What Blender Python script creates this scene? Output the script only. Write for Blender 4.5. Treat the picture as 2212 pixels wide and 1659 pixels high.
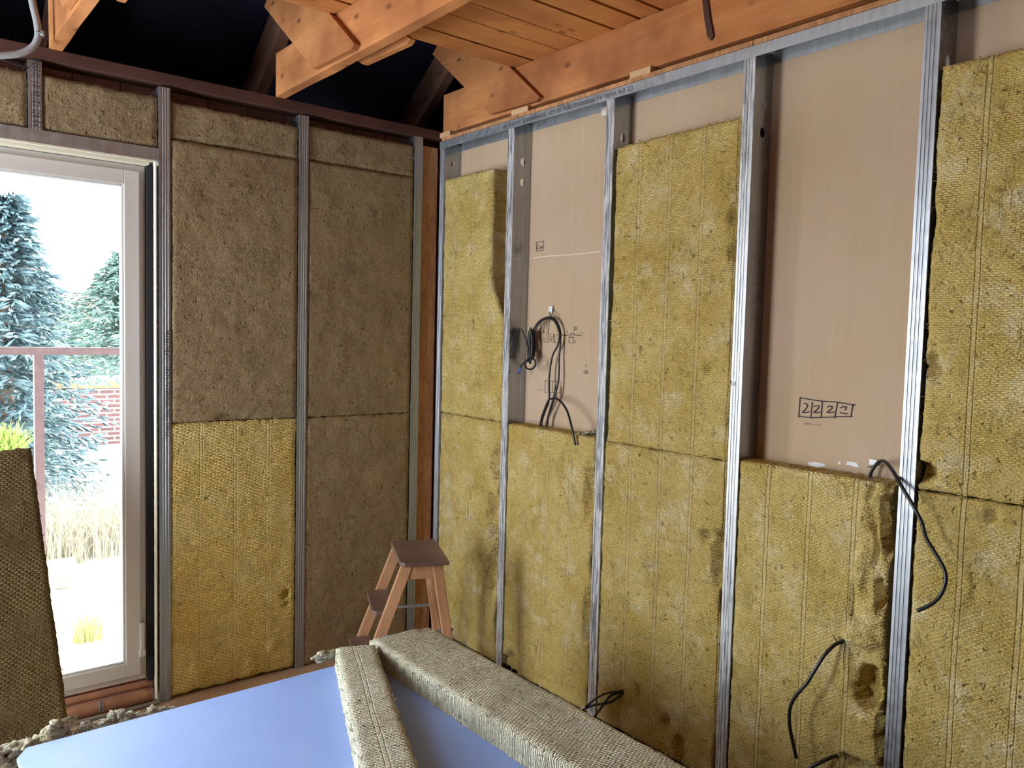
import bpy, bmesh, math, random
import numpy as np
from mathutils import Vector, Matrix, noise
for o in list(bpy.data.objects): bpy.data.objects.remove(o)
sc = bpy.context.scene
C = sc.collection
PI = math.pi
# ---------------------------------------------------------------- camera
IW, IH, FPX = 2212.0, 1659.0, 1732.16
CAM = np.array([-2.2455, -3.4115, 1.5593]); YAW, PITCH, ROLL = 0.6776, 0.0613, 0.025
_f = np.array([math.sin(YAW)*math.cos(PITCH), math.cos(YAW)*math.cos(PITCH), -math.sin(PITCH)])
_r = np.array([math.cos(YAW), -math.sin(YAW), 0.0]); _u = np.cross(_r, _f)
CR = _r*math.cos(ROLL)+_u*math.sin(ROLL); CU = -_r*math.sin(ROLL)+_u*math.cos(ROLL); CF = _f
cd = bpy.data.cameras.new('camera'); cam = bpy.data.objects.new('camera', cd); C.objects.link(cam)
cd.sensor_width = 36; cd.lens = FPX/IW*36; cd.clip_start = .02; cd.clip_end = 300
M = Matrix.Identity(4)
for i in range(3):
    M[i][0], M[i][1], M[i][2], M[i][3] = CR[i], CU[i], -CF[i], CAM[i]
cam.matrix_world = M
sc.camera = cam
# ---------------------------------------------------------------- world, sun, exposure
sc.view_settings.view_transform = 'Standard'; sc.view_settings.look = 'None'
sc.view_settings.gamma = 1; sc.view_settings.use_curve_mapping = False
sc.view_settings.exposure = 0.1
w = bpy.data.worlds.new('sky'); sc.world = w; w.use_nodes = True
nt = w.node_tree; nt.nodes.clear()
bg = nt.nodes.new('ShaderNodeBackground'); wo = nt.nodes.new('ShaderNodeOutputWorld')
bg.inputs[0].default_value = (.84, .92, 1.0, 1); bg.inputs[1].default_value = 26.0
nt.links.new(bg.outputs[0], wo.inputs[0])
sd = bpy.data.lights.new('sun', 'SUN'); so = bpy.data.objects.new('sun', sd); C.objects.link(so)
sd.energy = 52; sd.angle = .01; sd.color = (1, .93, .82)
so.rotation_euler = Vector((-.80, -.36, -.52)).to_track_quat('-Z', 'Y').to_euler()
def portal(name, loc, size, rot):
    l = bpy.data.lights.new(name, 'AREA'); l.shape = 'RECTANGLE'; l.size, l.size_y = size
    o = bpy.data.objects.new(name, l); C.objects.link(o); o.location = loc; o.rotation_euler = rot
    l.cycles.is_portal = True
portal('door_portal', (-2.25, .16, 1.15), (1.8, 2.0), (PI/2, 0, PI))
portal('added_window_portal', (-3.47, -.55, 1.25), (.8, 1.9), (PI/2, 0, -PI/2))  # samples sky through the unseen left window, added for side light
# ---------------------------------------------------------------- helpers
def onto(px, py, ax, val):
    """where the ray through a photo pixel meets the real plane (axis ax) = val"""
    d = CR*((px-IW/2)/FPX) - CU*((py-IH/2)/FPX) + CF
    t = (val-CAM[ax])/d[ax]
    return Vector((CAM+d*t).tolist())
def tag(o, label=None, cat=None, group=None, kind=None):
    if label: o['label'] = label
    if cat: o['category'] = cat
    if group: o['group'] = group
    if kind: o['kind'] = kind
    return o
def empty(name, loc, rot=(0, 0, 0)):
    o = bpy.data.objects.new(name, None); C.objects.link(o); o.location = loc; o.rotation_euler = rot
    o.empty_display_size = .05
    return o
class MB:
    def __init__(s): s.v = []; s.f = []; s.sm = False
    def add(s, vs, fs):
        n = len(s.v); s.v += [tuple(v) for v in vs]; s.f += [tuple(i+n for i in f) for f in fs]; return s
    def box(s, a, b, m=None):
        (x0, y0, z0), (x1, y1, z1) = a, b
        vs = [Vector(p) for p in ((x0,y0,z0),(x1,y0,z0),(x1,y1,z0),(x0,y1,z0),(x0,y0,z1),(x1,y0,z1),(x1,y1,z1),(x0,y1,z1))]
        if m is not None: vs = [m @ v for v in vs]
        return s.add(vs, [(0,3,2,1),(4,5,6,7),(0,1,5,4),(1,2,6,5),(2,3,7,6),(3,0,4,7)])
    def prism(s, poly, off):
        n = len(poly); off = Vector(off); P = [Vector(p) for p in poly]
        nr = sum(((P[i]-P[0]).cross(P[(i+1) % n]-P[0]) for i in range(n)), Vector())
        if nr.dot(off) > 0: P.reverse()
        vs = P+[p+off for p in P]
        return s.add(vs, [tuple(range(n)), tuple(range(2*n-1, n-1, -1))]+[(i, i+n, (i+1) % n+n, (i+1) % n) for i in range(n)])
    def bar(s, a, b, wd, th, side):
        """board from a to b, width wd along side, thickness th across"""
        a, b = Vector(a), Vector(b); d = (b-a).normalized(); sd_ = Vector(side); sd_ = (sd_-d*sd_.dot(d)).normalized(); t = d.cross(sd_)
        q = [a+sd_*wd*i/2+t*th*j/2 for i, j in ((-1,-1),(1,-1),(1,1),(-1,1))]
        return s.add(q+[p+(b-a) for p in q], [(0,3,2,1),(4,5,6,7),(0,1,5,4),(1,2,6,5),(2,3,7,6),(3,0,4,7)])
    def tube(s, pts, r, n=10, smooth=6, r1=None):
        P = [Vector(p) for p in pts]
        if smooth and len(P) > 2:
            Q = []
            for i in range(len(P)-1):
                p0, p1, p2, p3 = P[max(i-1,0)], P[i], P[i+1], P[min(i+2,len(P)-1)]
                for k in range(smooth):
                    t = k/smooth
                    Q.append(.5*((2*p1)+(p2-p0)*t+(2*p0-5*p1+4*p2-p3)*t*t+(3*p1-p0-3*p2+p3)*t**3))
            Q.append(P[-1]); P = Q
        n0 = len(s.v); m = len(P); up = None
        for i, p in enumerate(P):
            d = (P[min(i+1,m-1)]-P[max(i-1,0)]); d = d.normalized() if d.length > 1e-9 else Vector((0,0,1))
            if up is None: up = d.orthogonal().normalized()
            up = (up-d*up.dot(d)); up = up.normalized() if up.length > 1e-6 else d.orthogonal().normalized()
            bi = d.cross(up); rr = r if r1 is None else r+(r1-r)*i/(m-1)
            for k in range(n):
                a = 2*PI*k/n; s.v.append(tuple(p+up*math.cos(a)*rr+bi*math.sin(a)*rr))
        for i in range(m-1):
            for k in range(n):
                a, b = n0+i*n+k, n0+i*n+(k+1) % n; s.f.append((a, b, b+n, a+n))
        s.f.append(tuple(n0+k for k in range(n-1,-1,-1))); s.f.append(tuple(n0+(m-1)*n+k for k in range(n)))
        s.sm = True; return s
    def lump(s, c, r, seed, sub=3, am=.35, fr=3.0):
        bm = bmesh.new(); bmesh.ops.create_icosphere(bm, subdivisions=sub, radius=1)
        n = len(s.v); rr = Vector(r); c = Vector(c)
        for v in bm.verts:
            p = v.co; k = 1+am*noise.noise(p*fr*.5+Vector((seed, 0, 0)))*1.6+am*.7*noise.noise(p*fr*2+Vector((0, seed, 0)))+am*.4*noise.noise(p*fr*5+Vector((0, seed, 3)))
            s.v.append((c.x+p.x*rr.x*k, c.y+p.y*rr.y*k, c.z+p.z*rr.z*k))
        for f in bm.faces: s.f.append(tuple(n+v.index for v in f.verts))
        bm.free(); s.sm = True; return s
    def build(s, name, m, parent=None, origin='auto', bevel=0, smooth=None):
        V = np.array(s.v, float)
        if parent is not None and origin == 'auto': org = np.zeros(3)
        elif origin == 'auto': lo, hi = V.min(0), V.max(0); org = np.array([(lo[0]+hi[0])/2, (lo[1]+hi[1])/2, lo[2]])
        else: org = np.array(origin, float)
        me = bpy.data.meshes.new(name); me.from_pydata((V-org).tolist(), [], s.f); me.update()
        if m is not None: me.materials.append(m)
        if (s.sm if smooth is None else smooth): me.polygons.foreach_set('use_smooth', [True]*len(me.polygons))
        o = bpy.data.objects.new(name, me); C.objects.link(o); o.location = org.tolist()
        if parent is not None: o.parent = parent
        if bevel:
            b = o.modifiers.new('bevel', 'BEVEL'); b.width = bevel; b.segments = 2; b.limit_method = 'ANGLE'
        return o
# ---------------------------------------------------------------- materials
def newmat(name):
    m = bpy.data.materials.new(name); m.use_nodes = True; n = m.node_tree; b = n.nodes['Principled BSDF']
    return m, n, b
def N(n, t, ins={}, **kw):
    x = n.nodes.new(t)
    for k, v in kw.items(): setattr(x, k, v)
    for k, v in ins.items():
        if hasattr(v, 'is_linked'): n.links.new(v, x.inputs[k])
        else: x.inputs[k].default_value = v
    return x
def ramp(n, fac, stops):
    r = N(n, 'ShaderNodeValToRGB', {0: fac}); e = r.color_ramp.elements
    while len(e) < len(stops): e.new(.5)
    for i, (p, c) in enumerate(stops):
        e[i].position = p; e[i].color = (c, c, c, 1) if isinstance(c, (int, float)) else (*c, 1)
    return r.outputs[0]
def mix(n, fac, a, b, mode='MIX'):
    x = n.nodes.new('ShaderNodeMix'); x.data_type = 'RGBA'; x.blend_type = mode
    for i, v in ((0, fac), (6, a), (7, b)):
        if hasattr(v, 'is_linked'): n.links.new(v, x.inputs[i])
        else: x.inputs[i].default_value = v if i == 0 else (*v, 1)
    return x.outputs[2]
def math_(n, op, a, b=0.0, c=None):
    x = N(n, 'ShaderNodeMath', {0: a, 1: b}, operation=op)
    if c is not None: x.inputs[2].default_value = c
    return x.outputs[0]
def ocoord(n, scale=(1,1,1), rnd=True, rot=(0,0,0)):
    tc = N(n, 'ShaderNodeTexCoord'); src = tc.outputs['Object']
    mp = N(n, 'ShaderNodeMapping', {'Vector': src, 'Scale': scale, 'Rotation': rot})
    if rnd:
        oi = N(n, 'ShaderNodeObjectInfo'); k = math_(n, 'MULTIPLY', oi.outputs['Random'], 37.0)
        n.links.new(k, mp.inputs['Location'])
    return mp.outputs[0], src
def noise_(n, vec, scale, detail=3, rough=.55, dist=0):
    return N(n, 'ShaderNodeTexNoise', {'Vector': vec, 'Scale': scale, 'Detail': detail, 'Roughness': rough, 'Distortion': dist}).outputs['Fac']
def wool(name, c1, c2, pale, dark, weave=1.0, seams=True, fib=.6, rot=0.0, bw=.022, rh=.0072, spot=.5, wob_=.006):
    m, n, b = newmat(name); v, src = ocoord(n)
    big = noise_(n, v, 5, 4, .6); med = noise_(n, v, 26, 4, .6); fine = noise_(n, v, 170, 3, .7); pit = noise_(n, v, 60, 2, .5)
    col = mix(n, ramp(n, big, [(.36, 0), (.64, 1)]), c1, c2)
    col = mix(n, ramp(n, noise_(n, v, 9, 5, .7), [(.52, 0), (.72, spot)]), col, pale)
    col = mix(n, ramp(n, med, [(.30, .35), (.44, 0)]), col, dark)
    col = mix(n, 1.0, col, ramp(n, fine, [(.3, .62), (.7, 1.32)]), 'MULTIPLY')
    col = mix(n, ramp(n, pit, [(.70, 0), (.76, .8)]), col, tuple(x*.45 for x in dark))
    cvn = N(n, 'ShaderNodeMapping', {'Vector': v, 'Scale': (1.0, 1.0, .45)}).outputs[0]
    rd = math_(n, 'ABSOLUTE', math_(n, 'SUBTRACT', noise_(n, cvn, 17, 4, .62, 1.0), .5))
    crk = math_(n, 'MULTIPLY', ramp(n, rd, [(.004, 1), (.014, 0)]), ramp(n, noise_(n, v, 8, 3, .6), [(.50, 0), (.60, 1)]))
    col = mix(n, math_(n, 'MULTIPLY', crk, .35), col, tuple(x*.5 for x in dark))
    # staggered pressed pattern of the mat: dashes on the face, from local X / Z
    sx = N(n, 'ShaderNodeSeparateXYZ', {0: src})
    cx = N(n, 'ShaderNodeCombineXYZ', {0: sx.outputs[0], 1: sx.outputs[2]})
    wob = N(n, 'ShaderNodeTexNoise', {'Vector': v, 'Scale': 30.0, 'Detail': 3.0})
    wv = N(n, 'ShaderNodeVectorMath', {0: wob.outputs['Color'], 1: (.5, .5, .5)}, operation='SUBTRACT')
    wv = N(n, 'ShaderNodeVectorMath', {0: wv.outputs[0], 'Scale': wob_}, operation='SCALE')
    bv = N(n, 'ShaderNodeVectorMath', {0: cx.outputs[0], 1: wv.outputs[0]}, operation='ADD')
    bm_ = N(n, 'ShaderNodeMapping', {'Vector': bv.outputs[0], 'Rotation': (0, 0, rot)}); sb = N(n, 'ShaderNodeSeparateXYZ', {0: bm_.outputs[0]})
    zz = math_(n, 'DIVIDE', sb.outputs[1], rh); row = math_(n, 'FLOOR', zz); zf = math_(n, 'FRACT', math_(n, 'ADD', zz, 500.0))
    xf = math_(n, 'FRACT', math_(n, 'ADD', math_(n, 'ADD', math_(n, 'DIVIDE', sb.outputs[0], bw), math_(n, 'MULTIPLY', row, .47)), 500.0))
    pil = math_(n, 'MULTIPLY', math_(n, 'SINE', math_(n, 'MULTIPLY', zf, PI)), math_(n, 'POWER', math_(n, 'SINE', math_(n, 'MULTIPLY', xf, PI)), .6))
    patch = ramp(n, noise_(n, v, 7, 3, .6), [(.33, .15), (.56, 1.0)])
    wf = math_(n, 'MULTIPLY', pil, patch)
    dk = mix(n, 1.0, (1,1,1), ramp(n, wf, [(0, 1-.26*weave), (.8, 1+.14*weave)]), 'MULTIPLY')  # shade between the dashes painted into the colour
    col = mix(n, 1.0, col, dk, 'MULTIPLY')
    h = math_(n, 'MULTIPLY', wf, .0032*weave)
    h = math_(n, 'ADD', h, math_(n, 'MULTIPLY', fine, .004*fib))
    h = math_(n, 'ADD', h, math_(n, 'MULTIPLY', med, .007*fib))
    h = math_(n, 'ADD', h, math_(n, 'MULTIPLY', ramp(n, pit, [(.62, 1), (.74, 0)]), .006))
    h = math_(n, 'SUBTRACT', h, math_(n, 'MULTIPLY', crk, .0025))
    if seams:
        wx = math_(n, 'ADD', sx.outputs[0], math_(n, 'MULTIPLY', noise_(n, v, 4, 1), .008))
        fr = math_(n, 'ABSOLUTE', math_(n, 'SUBTRACT', math_(n, 'FRACT', math_(n, 'ADD', math_(n, 'DIVIDE', wx, .145), 20.5)), .5))
        seam = ramp(n, fr, [(0, 1), (.016, .9), (.03, 0)]); groove = ramp(n, fr, [(.028, 0), (.045, 1), (.065, 0)])
        col = mix(n, math_(n, 'MULTIPLY', seam, .22), col, pale)
        col = mix(n, math_(n, 'MULTIPLY', groove, .35), col, dark)
        h = math_(n, 'SUBTRACT', h, math_(n, 'MULTIPLY', groove, .003))
    bp = N(n, 'ShaderNodeBump', {'Height': h, 'Distance': 1.0, 'Strength': .85})
    n.links.new(bp.outputs[0], b.inputs['Normal']); n.links.new(col, b.inputs['Base Color'])
    b.inputs['Roughness'].default_value = .95; b.inputs['Specular IOR Level'].default_value = .15
    return m
WOOL = wool('wool_yellow', (.50,.36,.100), (.61,.465,.175), (.74,.65,.42), (.31,.21,.06), 1.0, bw=.017, rh=.0060, wob_=.009, spot=.75)
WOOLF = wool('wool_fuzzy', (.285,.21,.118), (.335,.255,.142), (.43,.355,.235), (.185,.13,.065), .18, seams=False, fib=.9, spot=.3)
WOOLW = wool('wool_woven', (.84,.64,.19), (.88,.72,.29), (.84,.75,.45), (.50,.35,.12), 1.6, fib=.35, rh=.0068, bw=.03, spot=.3)
WOOLP = wool('wool_pale', (.62,.58,.42), (.70,.66,.50), (.82,.82,.74), (.42,.38,.26), 1.7, fib=.4, rot=.2, bw=.017, rh=.0068, spot=.5)
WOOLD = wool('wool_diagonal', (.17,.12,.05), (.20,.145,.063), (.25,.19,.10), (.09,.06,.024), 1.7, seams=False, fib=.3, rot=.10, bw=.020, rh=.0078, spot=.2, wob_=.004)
WOOLC = wool('wool_clump', (.46,.42,.28), (.55,.52,.40), (.66,.64,.54), (.24,.20,.12), .1, seams=False, fib=1.4)
def steel(name, c=(.33,.35,.38), rough=.42, ox=0.0, web=.22):
    m, n, b = newmat(name); v, src = ocoord(n)
    st = N(n, 'ShaderNodeMapping', {'Vector': v, 'Scale': (60, 60, 3)}).outputs[0]
    a = noise_(n, v, 35, 3); s = noise_(n, st, 1, 4)
    col = mix(n, a, tuple(x*.85 for x in c), tuple(min(1, x*1.15) for x in c))
    col = mix(n, math_(n, 'MULTIPLY', ramp(n, s, [(.4, 0), (.65, 1)]), .35), col, (.58,.60,.64))
    met = .85
    if ox:
        st2 = N(n, 'ShaderNodeMapping', {'Vector': v, 'Scale': (14, 60, 5)}).outputs[0]
        p = ramp(n, noise_(n, st2, 1.6, 6, .75), [(.44, 0), (.54, ox)]); sxx = N(n, 'ShaderNodeSeparateXYZ', {0: src}); p = math_(n, 'MULTIPLY', p, math_(n, 'LESS_THAN', sxx.outputs[0], .003))
        col = mix(n, p, col, (.72,.72,.72)); met = math_(n, 'SUBTRACT', .85, math_(n, 'MULTIPLY', p, .7))
        n.links.new(met, b.inputs['Metallic'])
    else: b.inputs['Metallic'].default_value = met
    n.links.new(col, b.inputs['Base Color'])
    sq = N(n, 'ShaderNodeSeparateXYZ', {0: src}); wm = math_(n, 'MULTIPLY', math_(n, 'GREATER_THAN', sq.outputs[0], .003), web)
    n.links.new(math_(n, 'SUBTRACT', ramp(n, a, [(.3, rough-.08), (.7, rough+.12)]), wm), b.inputs['Roughness'])
    bp = N(n, 'ShaderNodeBump', {'Height': math_(n, 'ADD', a, s), 'Distance': .0004, 'Strength': .5}); n.links.new(bp.outputs[0], b.inputs['Normal'])
    return m
STEEL = steel('galvanized_steel'); STEELT = steel('track_steel', c=(.40,.42,.45), rough=.5, web=0.0); STEELO = steel('galvanized_steel_oxidised', ox=.8, rough=.38)
def wood(name, c1, c2, dark, axis=1, rough=.75, knots=True, gs=1.0):
    m, n, b = newmat(name); sc_ = [26*gs]*3; sc_[axis] = 1.6*gs
    v, src = ocoord(n); mp = N(n, 'ShaderNodeMapping', {'Vector': v, 'Scale': sc_}).outputs[0]
    g = noise_(n, mp, 1, 6, .6, .6); g2 = noise_(n, v, 3.5, 3); g3 = noise_(n, mp, 4, 3, .7)
    col = mix(n, ramp(n, g, [(.3, 0), (.7, 1)]), c1, c2)
    col = mix(n, ramp(n, g2, [(.40, 0), (.68, .8)]), col, dark)
    col = mix(n, ramp(n, g3, [(.25, .5), (.42, 0)]), col, dark)
    if knots:
        ks = [12.0]*3; ks[axis] = 6.0
        kv = N(n, 'ShaderNodeMapping', {'Vector': v, 'Scale': ks}).outputs[0]
        vo = N(n, 'ShaderNodeTexVoronoi', {'Vector': kv, 'Scale': 1.0, 'Randomness': 1.0})
        col = mix(n, ramp(n, vo.outputs['Distance'], [(.06, .85), (.16, 0)]), col, tuple(x*.45 for x in dark))
    n.links.new(col, b.inputs['Base Color']); b.inputs['Roughness'].default_value = rough
    bp = N(n, 'ShaderNodeBump', {'Height': math_(n, 'ADD', g, g3), 'Distance': .0015, 'Strength': .6}); n.links.new(bp.outputs[0], b.inputs['Normal'])
    return m
BEAM = wood('beam_wood', (.50,.185,.050), (.62,.275,.10), (.27,.09,.028)); BOARDS = wood('board_wood', (.60,.225,.055), (.70,.31,.09), (.38,.13,.035), axis=0)
DARKW = wood('old_red_wood', (.10,.036,.027), (.125,.048,.035), (.06,.025,.02), axis=0); RAFT = wood('rafter_wood', (.19,.085,.05), (.24,.115,.07), (.11,.05,.035))
STOOLW = wood('stool_wood', (.50,.26,.13), (.58,.33,.18), (.36,.17,.09), axis=2, rough=.45, knots=False); STOOLT = wood('stool_tread', (.20,.125,.10), (.26,.17,.14), (.12,.07,.06), axis=1, rough=.4, knots=False, gs=.7)
def plain(name, c, rough=.6, metal=0, var=.08, vs=8, bump=0, spec=.5, trans=0):
    m, n, b = newmat(name); v, src = ocoord(n); a = noise_(n, v, vs, 4)
    n.links.new(mix(n, a, tuple(x*(1-var) for x in c), tuple(min(1, x*(1+var)) for x in c)), b.inputs['Base Color'])
    b.inputs['Roughness'].default_value = rough; b.inputs['Metallic'].default_value = metal; b.inputs['Specular IOR Level'].default_value = spec
    if bump:
        bp = N(n, 'ShaderNodeBump', {'Height': noise_(n, v, vs*8, 4), 'Distance': bump}); n.links.new(bp.outputs[0], b.inputs['Normal'])
    return m
PVC = plain('white_pvc', (.58,.56,.54), .35, var=.02); BLACK = plain('black_cable', (.012,.012,.014), .35, var=.2); FOAM = plain('black_sealing_foam', (.02,.02,.022), .9, vs=60, bump=.01, var=.4)
GREYP = plain('grey_conduit', (.34,.35,.36), .5); WHITEP = plain('white_plastic', (.75,.75,.73), .4); INK = plain('marker_ink', (.03,.012,.02), .8); PENCIL = plain('pencil', (.18,.13,.11), .9)
PRINT = plain('printed_ink', (.05,.05,.06), .7); BLUEC = plain('blue_wire', (.05,.15,.5), .4); OFFW = plain('filler_smear', (.75,.76,.78), .8, vs=30)
def card():
    m, n, b = newmat('plasterboard_paper'); v, src = ocoord(n)
    mp = N(n, 'ShaderNodeMapping', {'Vector': v, 'Scale': (40, 40, 1.0)}).outputs[0]
    col = mix(n, noise_(n, mp, 1, 5, .6), (.44,.32,.20), (.50,.37,.245)); col = mix(n, ramp(n, noise_(n, v, 2, 3), [(.4, 0), (.7, .35)]), col, (.56,.43,.36))
    col = mix(n, ramp(n, noise_(n, mp, 3.0, 2), [(.70, 0), (.78, .35)]), col, (.7,.58,.48))
    n.links.new(col, b.inputs['Base Color']); b.inputs['Roughness'].default_value = .9; b.inputs['Specular IOR Level'].default_value = .2
    return m
CARD = card()
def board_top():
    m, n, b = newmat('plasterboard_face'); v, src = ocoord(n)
    col = mix(n, ramp(n, noise_(n, v, 3, 5, .6), [(.35, 0), (.65, 1)]), (.25,.37,.75), (.29,.42,.79))  # blue cast of the sky light put into the base colour
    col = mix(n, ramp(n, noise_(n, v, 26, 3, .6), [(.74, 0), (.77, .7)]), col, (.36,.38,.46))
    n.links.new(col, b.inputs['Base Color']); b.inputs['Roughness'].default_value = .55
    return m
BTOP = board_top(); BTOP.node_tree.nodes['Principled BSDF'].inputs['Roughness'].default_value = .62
def osb():
    m, n, b = newmat('osb'); v, src = ocoord(n, (30, 30, 7)); vo = N(n, 'ShaderNodeTexVoronoi', {'Vector': v, 'Scale': 2.0, 'Randomness': 1.0})
    c = N(n, 'ShaderNodeSeparateColor', {0: vo.outputs['Color']}).outputs[0]
    col = mix(n, c, (.40,.185,.075), (.56,.29,.13)); col = mix(n, ramp(n, noise_(n, v, 3, 4), [(.35, .6), (.5, 0)]), col, (.26,.11,.05))
    n.links.new(col, b.inputs['Base Color']); b.inputs['Roughness'].default_value = .8
    bp = N(n, 'ShaderNodeBump', {'Height': c, 'Distance': .002}); n.links.new(bp.outputs[0], b.inputs['Normal']); return m
OSB = osb()
def brick(name, c1, c2, mo, bw, rh, ms, ax):
    m, n, b = newmat(name); tc = N(n, 'ShaderNodeTexCoord'); s = N(n, 'ShaderNodeSeparateXYZ', {0: tc.outputs['Object']})
    cx = N(n, 'ShaderNodeCombineXYZ', {0: s.outputs[ax], 1: s.outputs[2]})
    br = N(n, 'ShaderNodeTexBrick', {'Vector': cx.outputs[0], 'Scale': 1.0, 'Mortar Size': ms, 'Brick Width': bw, 'Row Height': rh, 'Color1': (*c1, 1), 'Color2': (*c2, 1), 'Mortar': (*mo, 1), 'Mortar Smooth': .1, 'Bias': 0.0})
    n.links.new(mix(n, 1.0, br.outputs['Color'], ramp(n, noise_(n, tc.outputs['Object'], 18, 4), [(.3, .75), (.7, 1.15)]), 'MULTIPLY'), b.inputs['Base Color'])
    b.inputs['Roughness'].default_value = .85
    bp = N(n, 'ShaderNodeBump', {'Height': br.outputs['Fac'], 'Distance': -.004}); n.links.new(bp.outputs[0], b.inputs['Normal']); return m
REDBRK = brick('red_block_course', (.17,.06,.036), (.105,.038,.028), (.035,.015,.012), .17, .072, .0035, 0)
GBRK = brick('garden_brick', (.030,.007,.007), (.045,.011,.010), (.16,.155,.15), .25, .085, .014, 0)
MEMB = plain('dark_roof_membrane', (.016,.018,.036), .8, vs=3, var=.3, spec=.12)
FLOORM = plain('dusty_subfloor', (.48,.34,.22), .9, vs=9, var=.3, bump=.004)
PLAST = plain('plain_plaster', (.20,.125,.075), .9, vs=2)
PIPE = plain('brown_pipe', (.36,.17,.10), .55, vs=14, var=.45, bump=.002)
GLASS, n_, b_ = newmat('glass'); n_.nodes.remove(b_)
tr = N(n_, 'ShaderNodeBsdfTransparent', {0: (.96,.98,.98,1)}); gl = N(n_, 'ShaderNodeBsdfGlossy', {'Roughness': .02}); fre = N(n_, 'ShaderNodeFresnel', {0: 1.45})
mx = N(n_, 'ShaderNodeMixShader', {0: fre.outputs[0], 1: tr.outputs[0], 2: gl.outputs[0]}); n_.links.new(mx.outputs[0], n_.nodes['Material Output'].inputs[0])
# ---------------------------------------------------------------- mineral wool mats
def wisps(mb, pts, rng, ln=(.006, .02), r=.0011):
    for p, nrm in pts:
        L = rng.uniform(*ln); d = (Vector(nrm)+Vector((rng.uniform(-1,1), rng.uniform(-1,1), rng.uniform(-1,1)))*.8).normalized()
        s_ = d.orthogonal().normalized()*r*rng.uniform(.6, 2.2); t = d.cross(s_); p = Vector(p); q = p+d*L*.55+t*rng.uniform(-2, 2); e = p+d*L+s_*rng.uniform(-4, 4)-Vector((0,0,L*.25))
        mb.add([p-s_, p+s_, p+t, q-s_*.7, q+s_*.7, q+t*.7, e], [(0,1,4,3),(1,2,5,4),(2,0,3,5),(3,4,6),(4,5,6),(5,3,6)])
def batt_mb(w_, h_, t_, seed, L=None, R=None, T=None, B=None, lumps=(), cell=.0115, rag=.0028, amp=.0016, nw=90, face_w=25, fl=(.008, .024), fr=.0015):
    """mat with its face at local y = 0 looking to -Y, thickness to +Y, base z = 0"""
    rng = random.Random(seed); nu, nv = max(3, int(w_/cell)), max(3, int(h_/cell)); mb = MB(); sd_ = seed*7.31
    z0 = lambda *_: 0.0
    L, R, T, B = L or z0, R or z0, T or z0, B or z0
    def nz(a, b, c=0.0): return noise.noise(Vector((a, b, c+sd_)))
    def P(u, v, back=0.0):
        x0 = -w_/2+L(v)+rag*(nz(v*22, 1.3)*1.4+nz(v*75, 4.1)); x1 = w_/2-R(v)+rag*(nz(v*22, 9.3)*1.4+nz(v*75, 14.1))
        zb = B(u)+rag*(nz(u*22, 21.)*1.4+nz(u*75, 24.)); zt = h_-T(u)+rag*(nz(u*22, 31.)*1.4+nz(u*75, 34.))
        x = x0+(x1-x0)*u; z = zb+(zt-zb)*v
        e = min(u*w_, (1-u)*w_, v*h_, (1-v)*h_)
        y = .006*max(0, 1-e/.014)**2+amp*(nz(x*14, z*14)*1.6+nz(x*55, z*55))
        for (lu, lv, ru, rv, d) in lumps:
            q = ((u-lu)*w_/ru)**2+((v-lv)*h_/rv)**2+.55*nz(x*24, z*24, 5.)+.3*nz(x*60, z*60, 8.)
            if q < 1: k = 1-max(q, 0); y += d*min(1, k*2.2)*(1+.35*nz(x*40, z*40, 2.))
        y = min(y, t_*.82)
        return x, y, z
    G = [[None]*(nv+1) for _ in range(nu+1)]; V = []
    for i in range(nu+1):
        for j in range(nv+1): G[i][j] = len(V); V.append(P(i/nu, j/nv))
    F = [(G[i][j], G[i+1][j], G[i+1][j+1], G[i][j+1]) for i in range(nu) for j in range(nv)]
    ring = [(i, 0) for i in range(nu)]+[(nu, j) for j in range(nv)]+[(i, nv) for i in range(nu, 0, -1)]+[(0, j) for j in range(nv, 0, -1)]
    prev = [G[i][j] for i, j in ring]; n = len(ring); cx, cz = 0, h_/2
    for s_ in range(1, 6):
        y = t_*s_/5; cur = []
        for k, (i, j) in enumerate(ring):
            x, yy, z = V[G[i][j]]; b_ = .0035*nz(x*40, z*40, y*60)+.0025*nz(x*90, z*90, y*120)
            dx = (1 if i == nu else -1 if i == 0 else 0); dz = (1 if j == nv else -1 if j == 0 else 0)
            cur.append(len(V)); V.append((x+dx*(.001+b_), max(y, yy*.5+y*.5), z+dz*(.001+b_)))
        for k in range(n): a, b_2 = prev[k], prev[(k+1) % n]; F.append((b_2, a, cur[k], cur[(k+1) % n]))
        prev = cur
    F.append(tuple(prev)); mb.add(V, F); pts = []
    for _ in range(nw):
        i, j = rng.choice(ring); x, y, z = V[G[i][j]]
        pts.append(((x, y+rng.uniform(0, t_*.3), z), ((1 if i == nu else -1 if i == 0 else 0)*.4, -1, (1 if j == nv else -1 if j == 0 else 0)*.9)))
    for _ in range(face_w):
        x, y, z = V[G[rng.randint(1, nu-1)][rng.randint(1, nv-1)]]; pts.append(((x, y+.001, z), (rng.uniform(-1, 1), -.35, rng.uniform(-1, 1))))
    ne = len(pts)-face_w; wisps(mb, pts[:ne], rng); wisps(mb, pts[ne:], rng, fl, fr); mb.sm = True
    return mb
GB = 'mineral wool mats pressed between the metal studs'
def batt(name, mat, loc, rz, size, seed, label, group=GB, rot=None, cat='insulation', **kw):
    o = batt_mb(*size, seed, **kw).build(name, mat, origin=(0, 0, 0)); o.location = loc; o.rotation_euler = rot if rot else (0, 0, rz)
    return tag(o, label, cat, group)
# ================================================================ structure
fl = MB().box((-3.6, -5.8, -.12), (.25, .22, 0)).build('floor', FLOORM); tag(fl, kind='structure')
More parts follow.
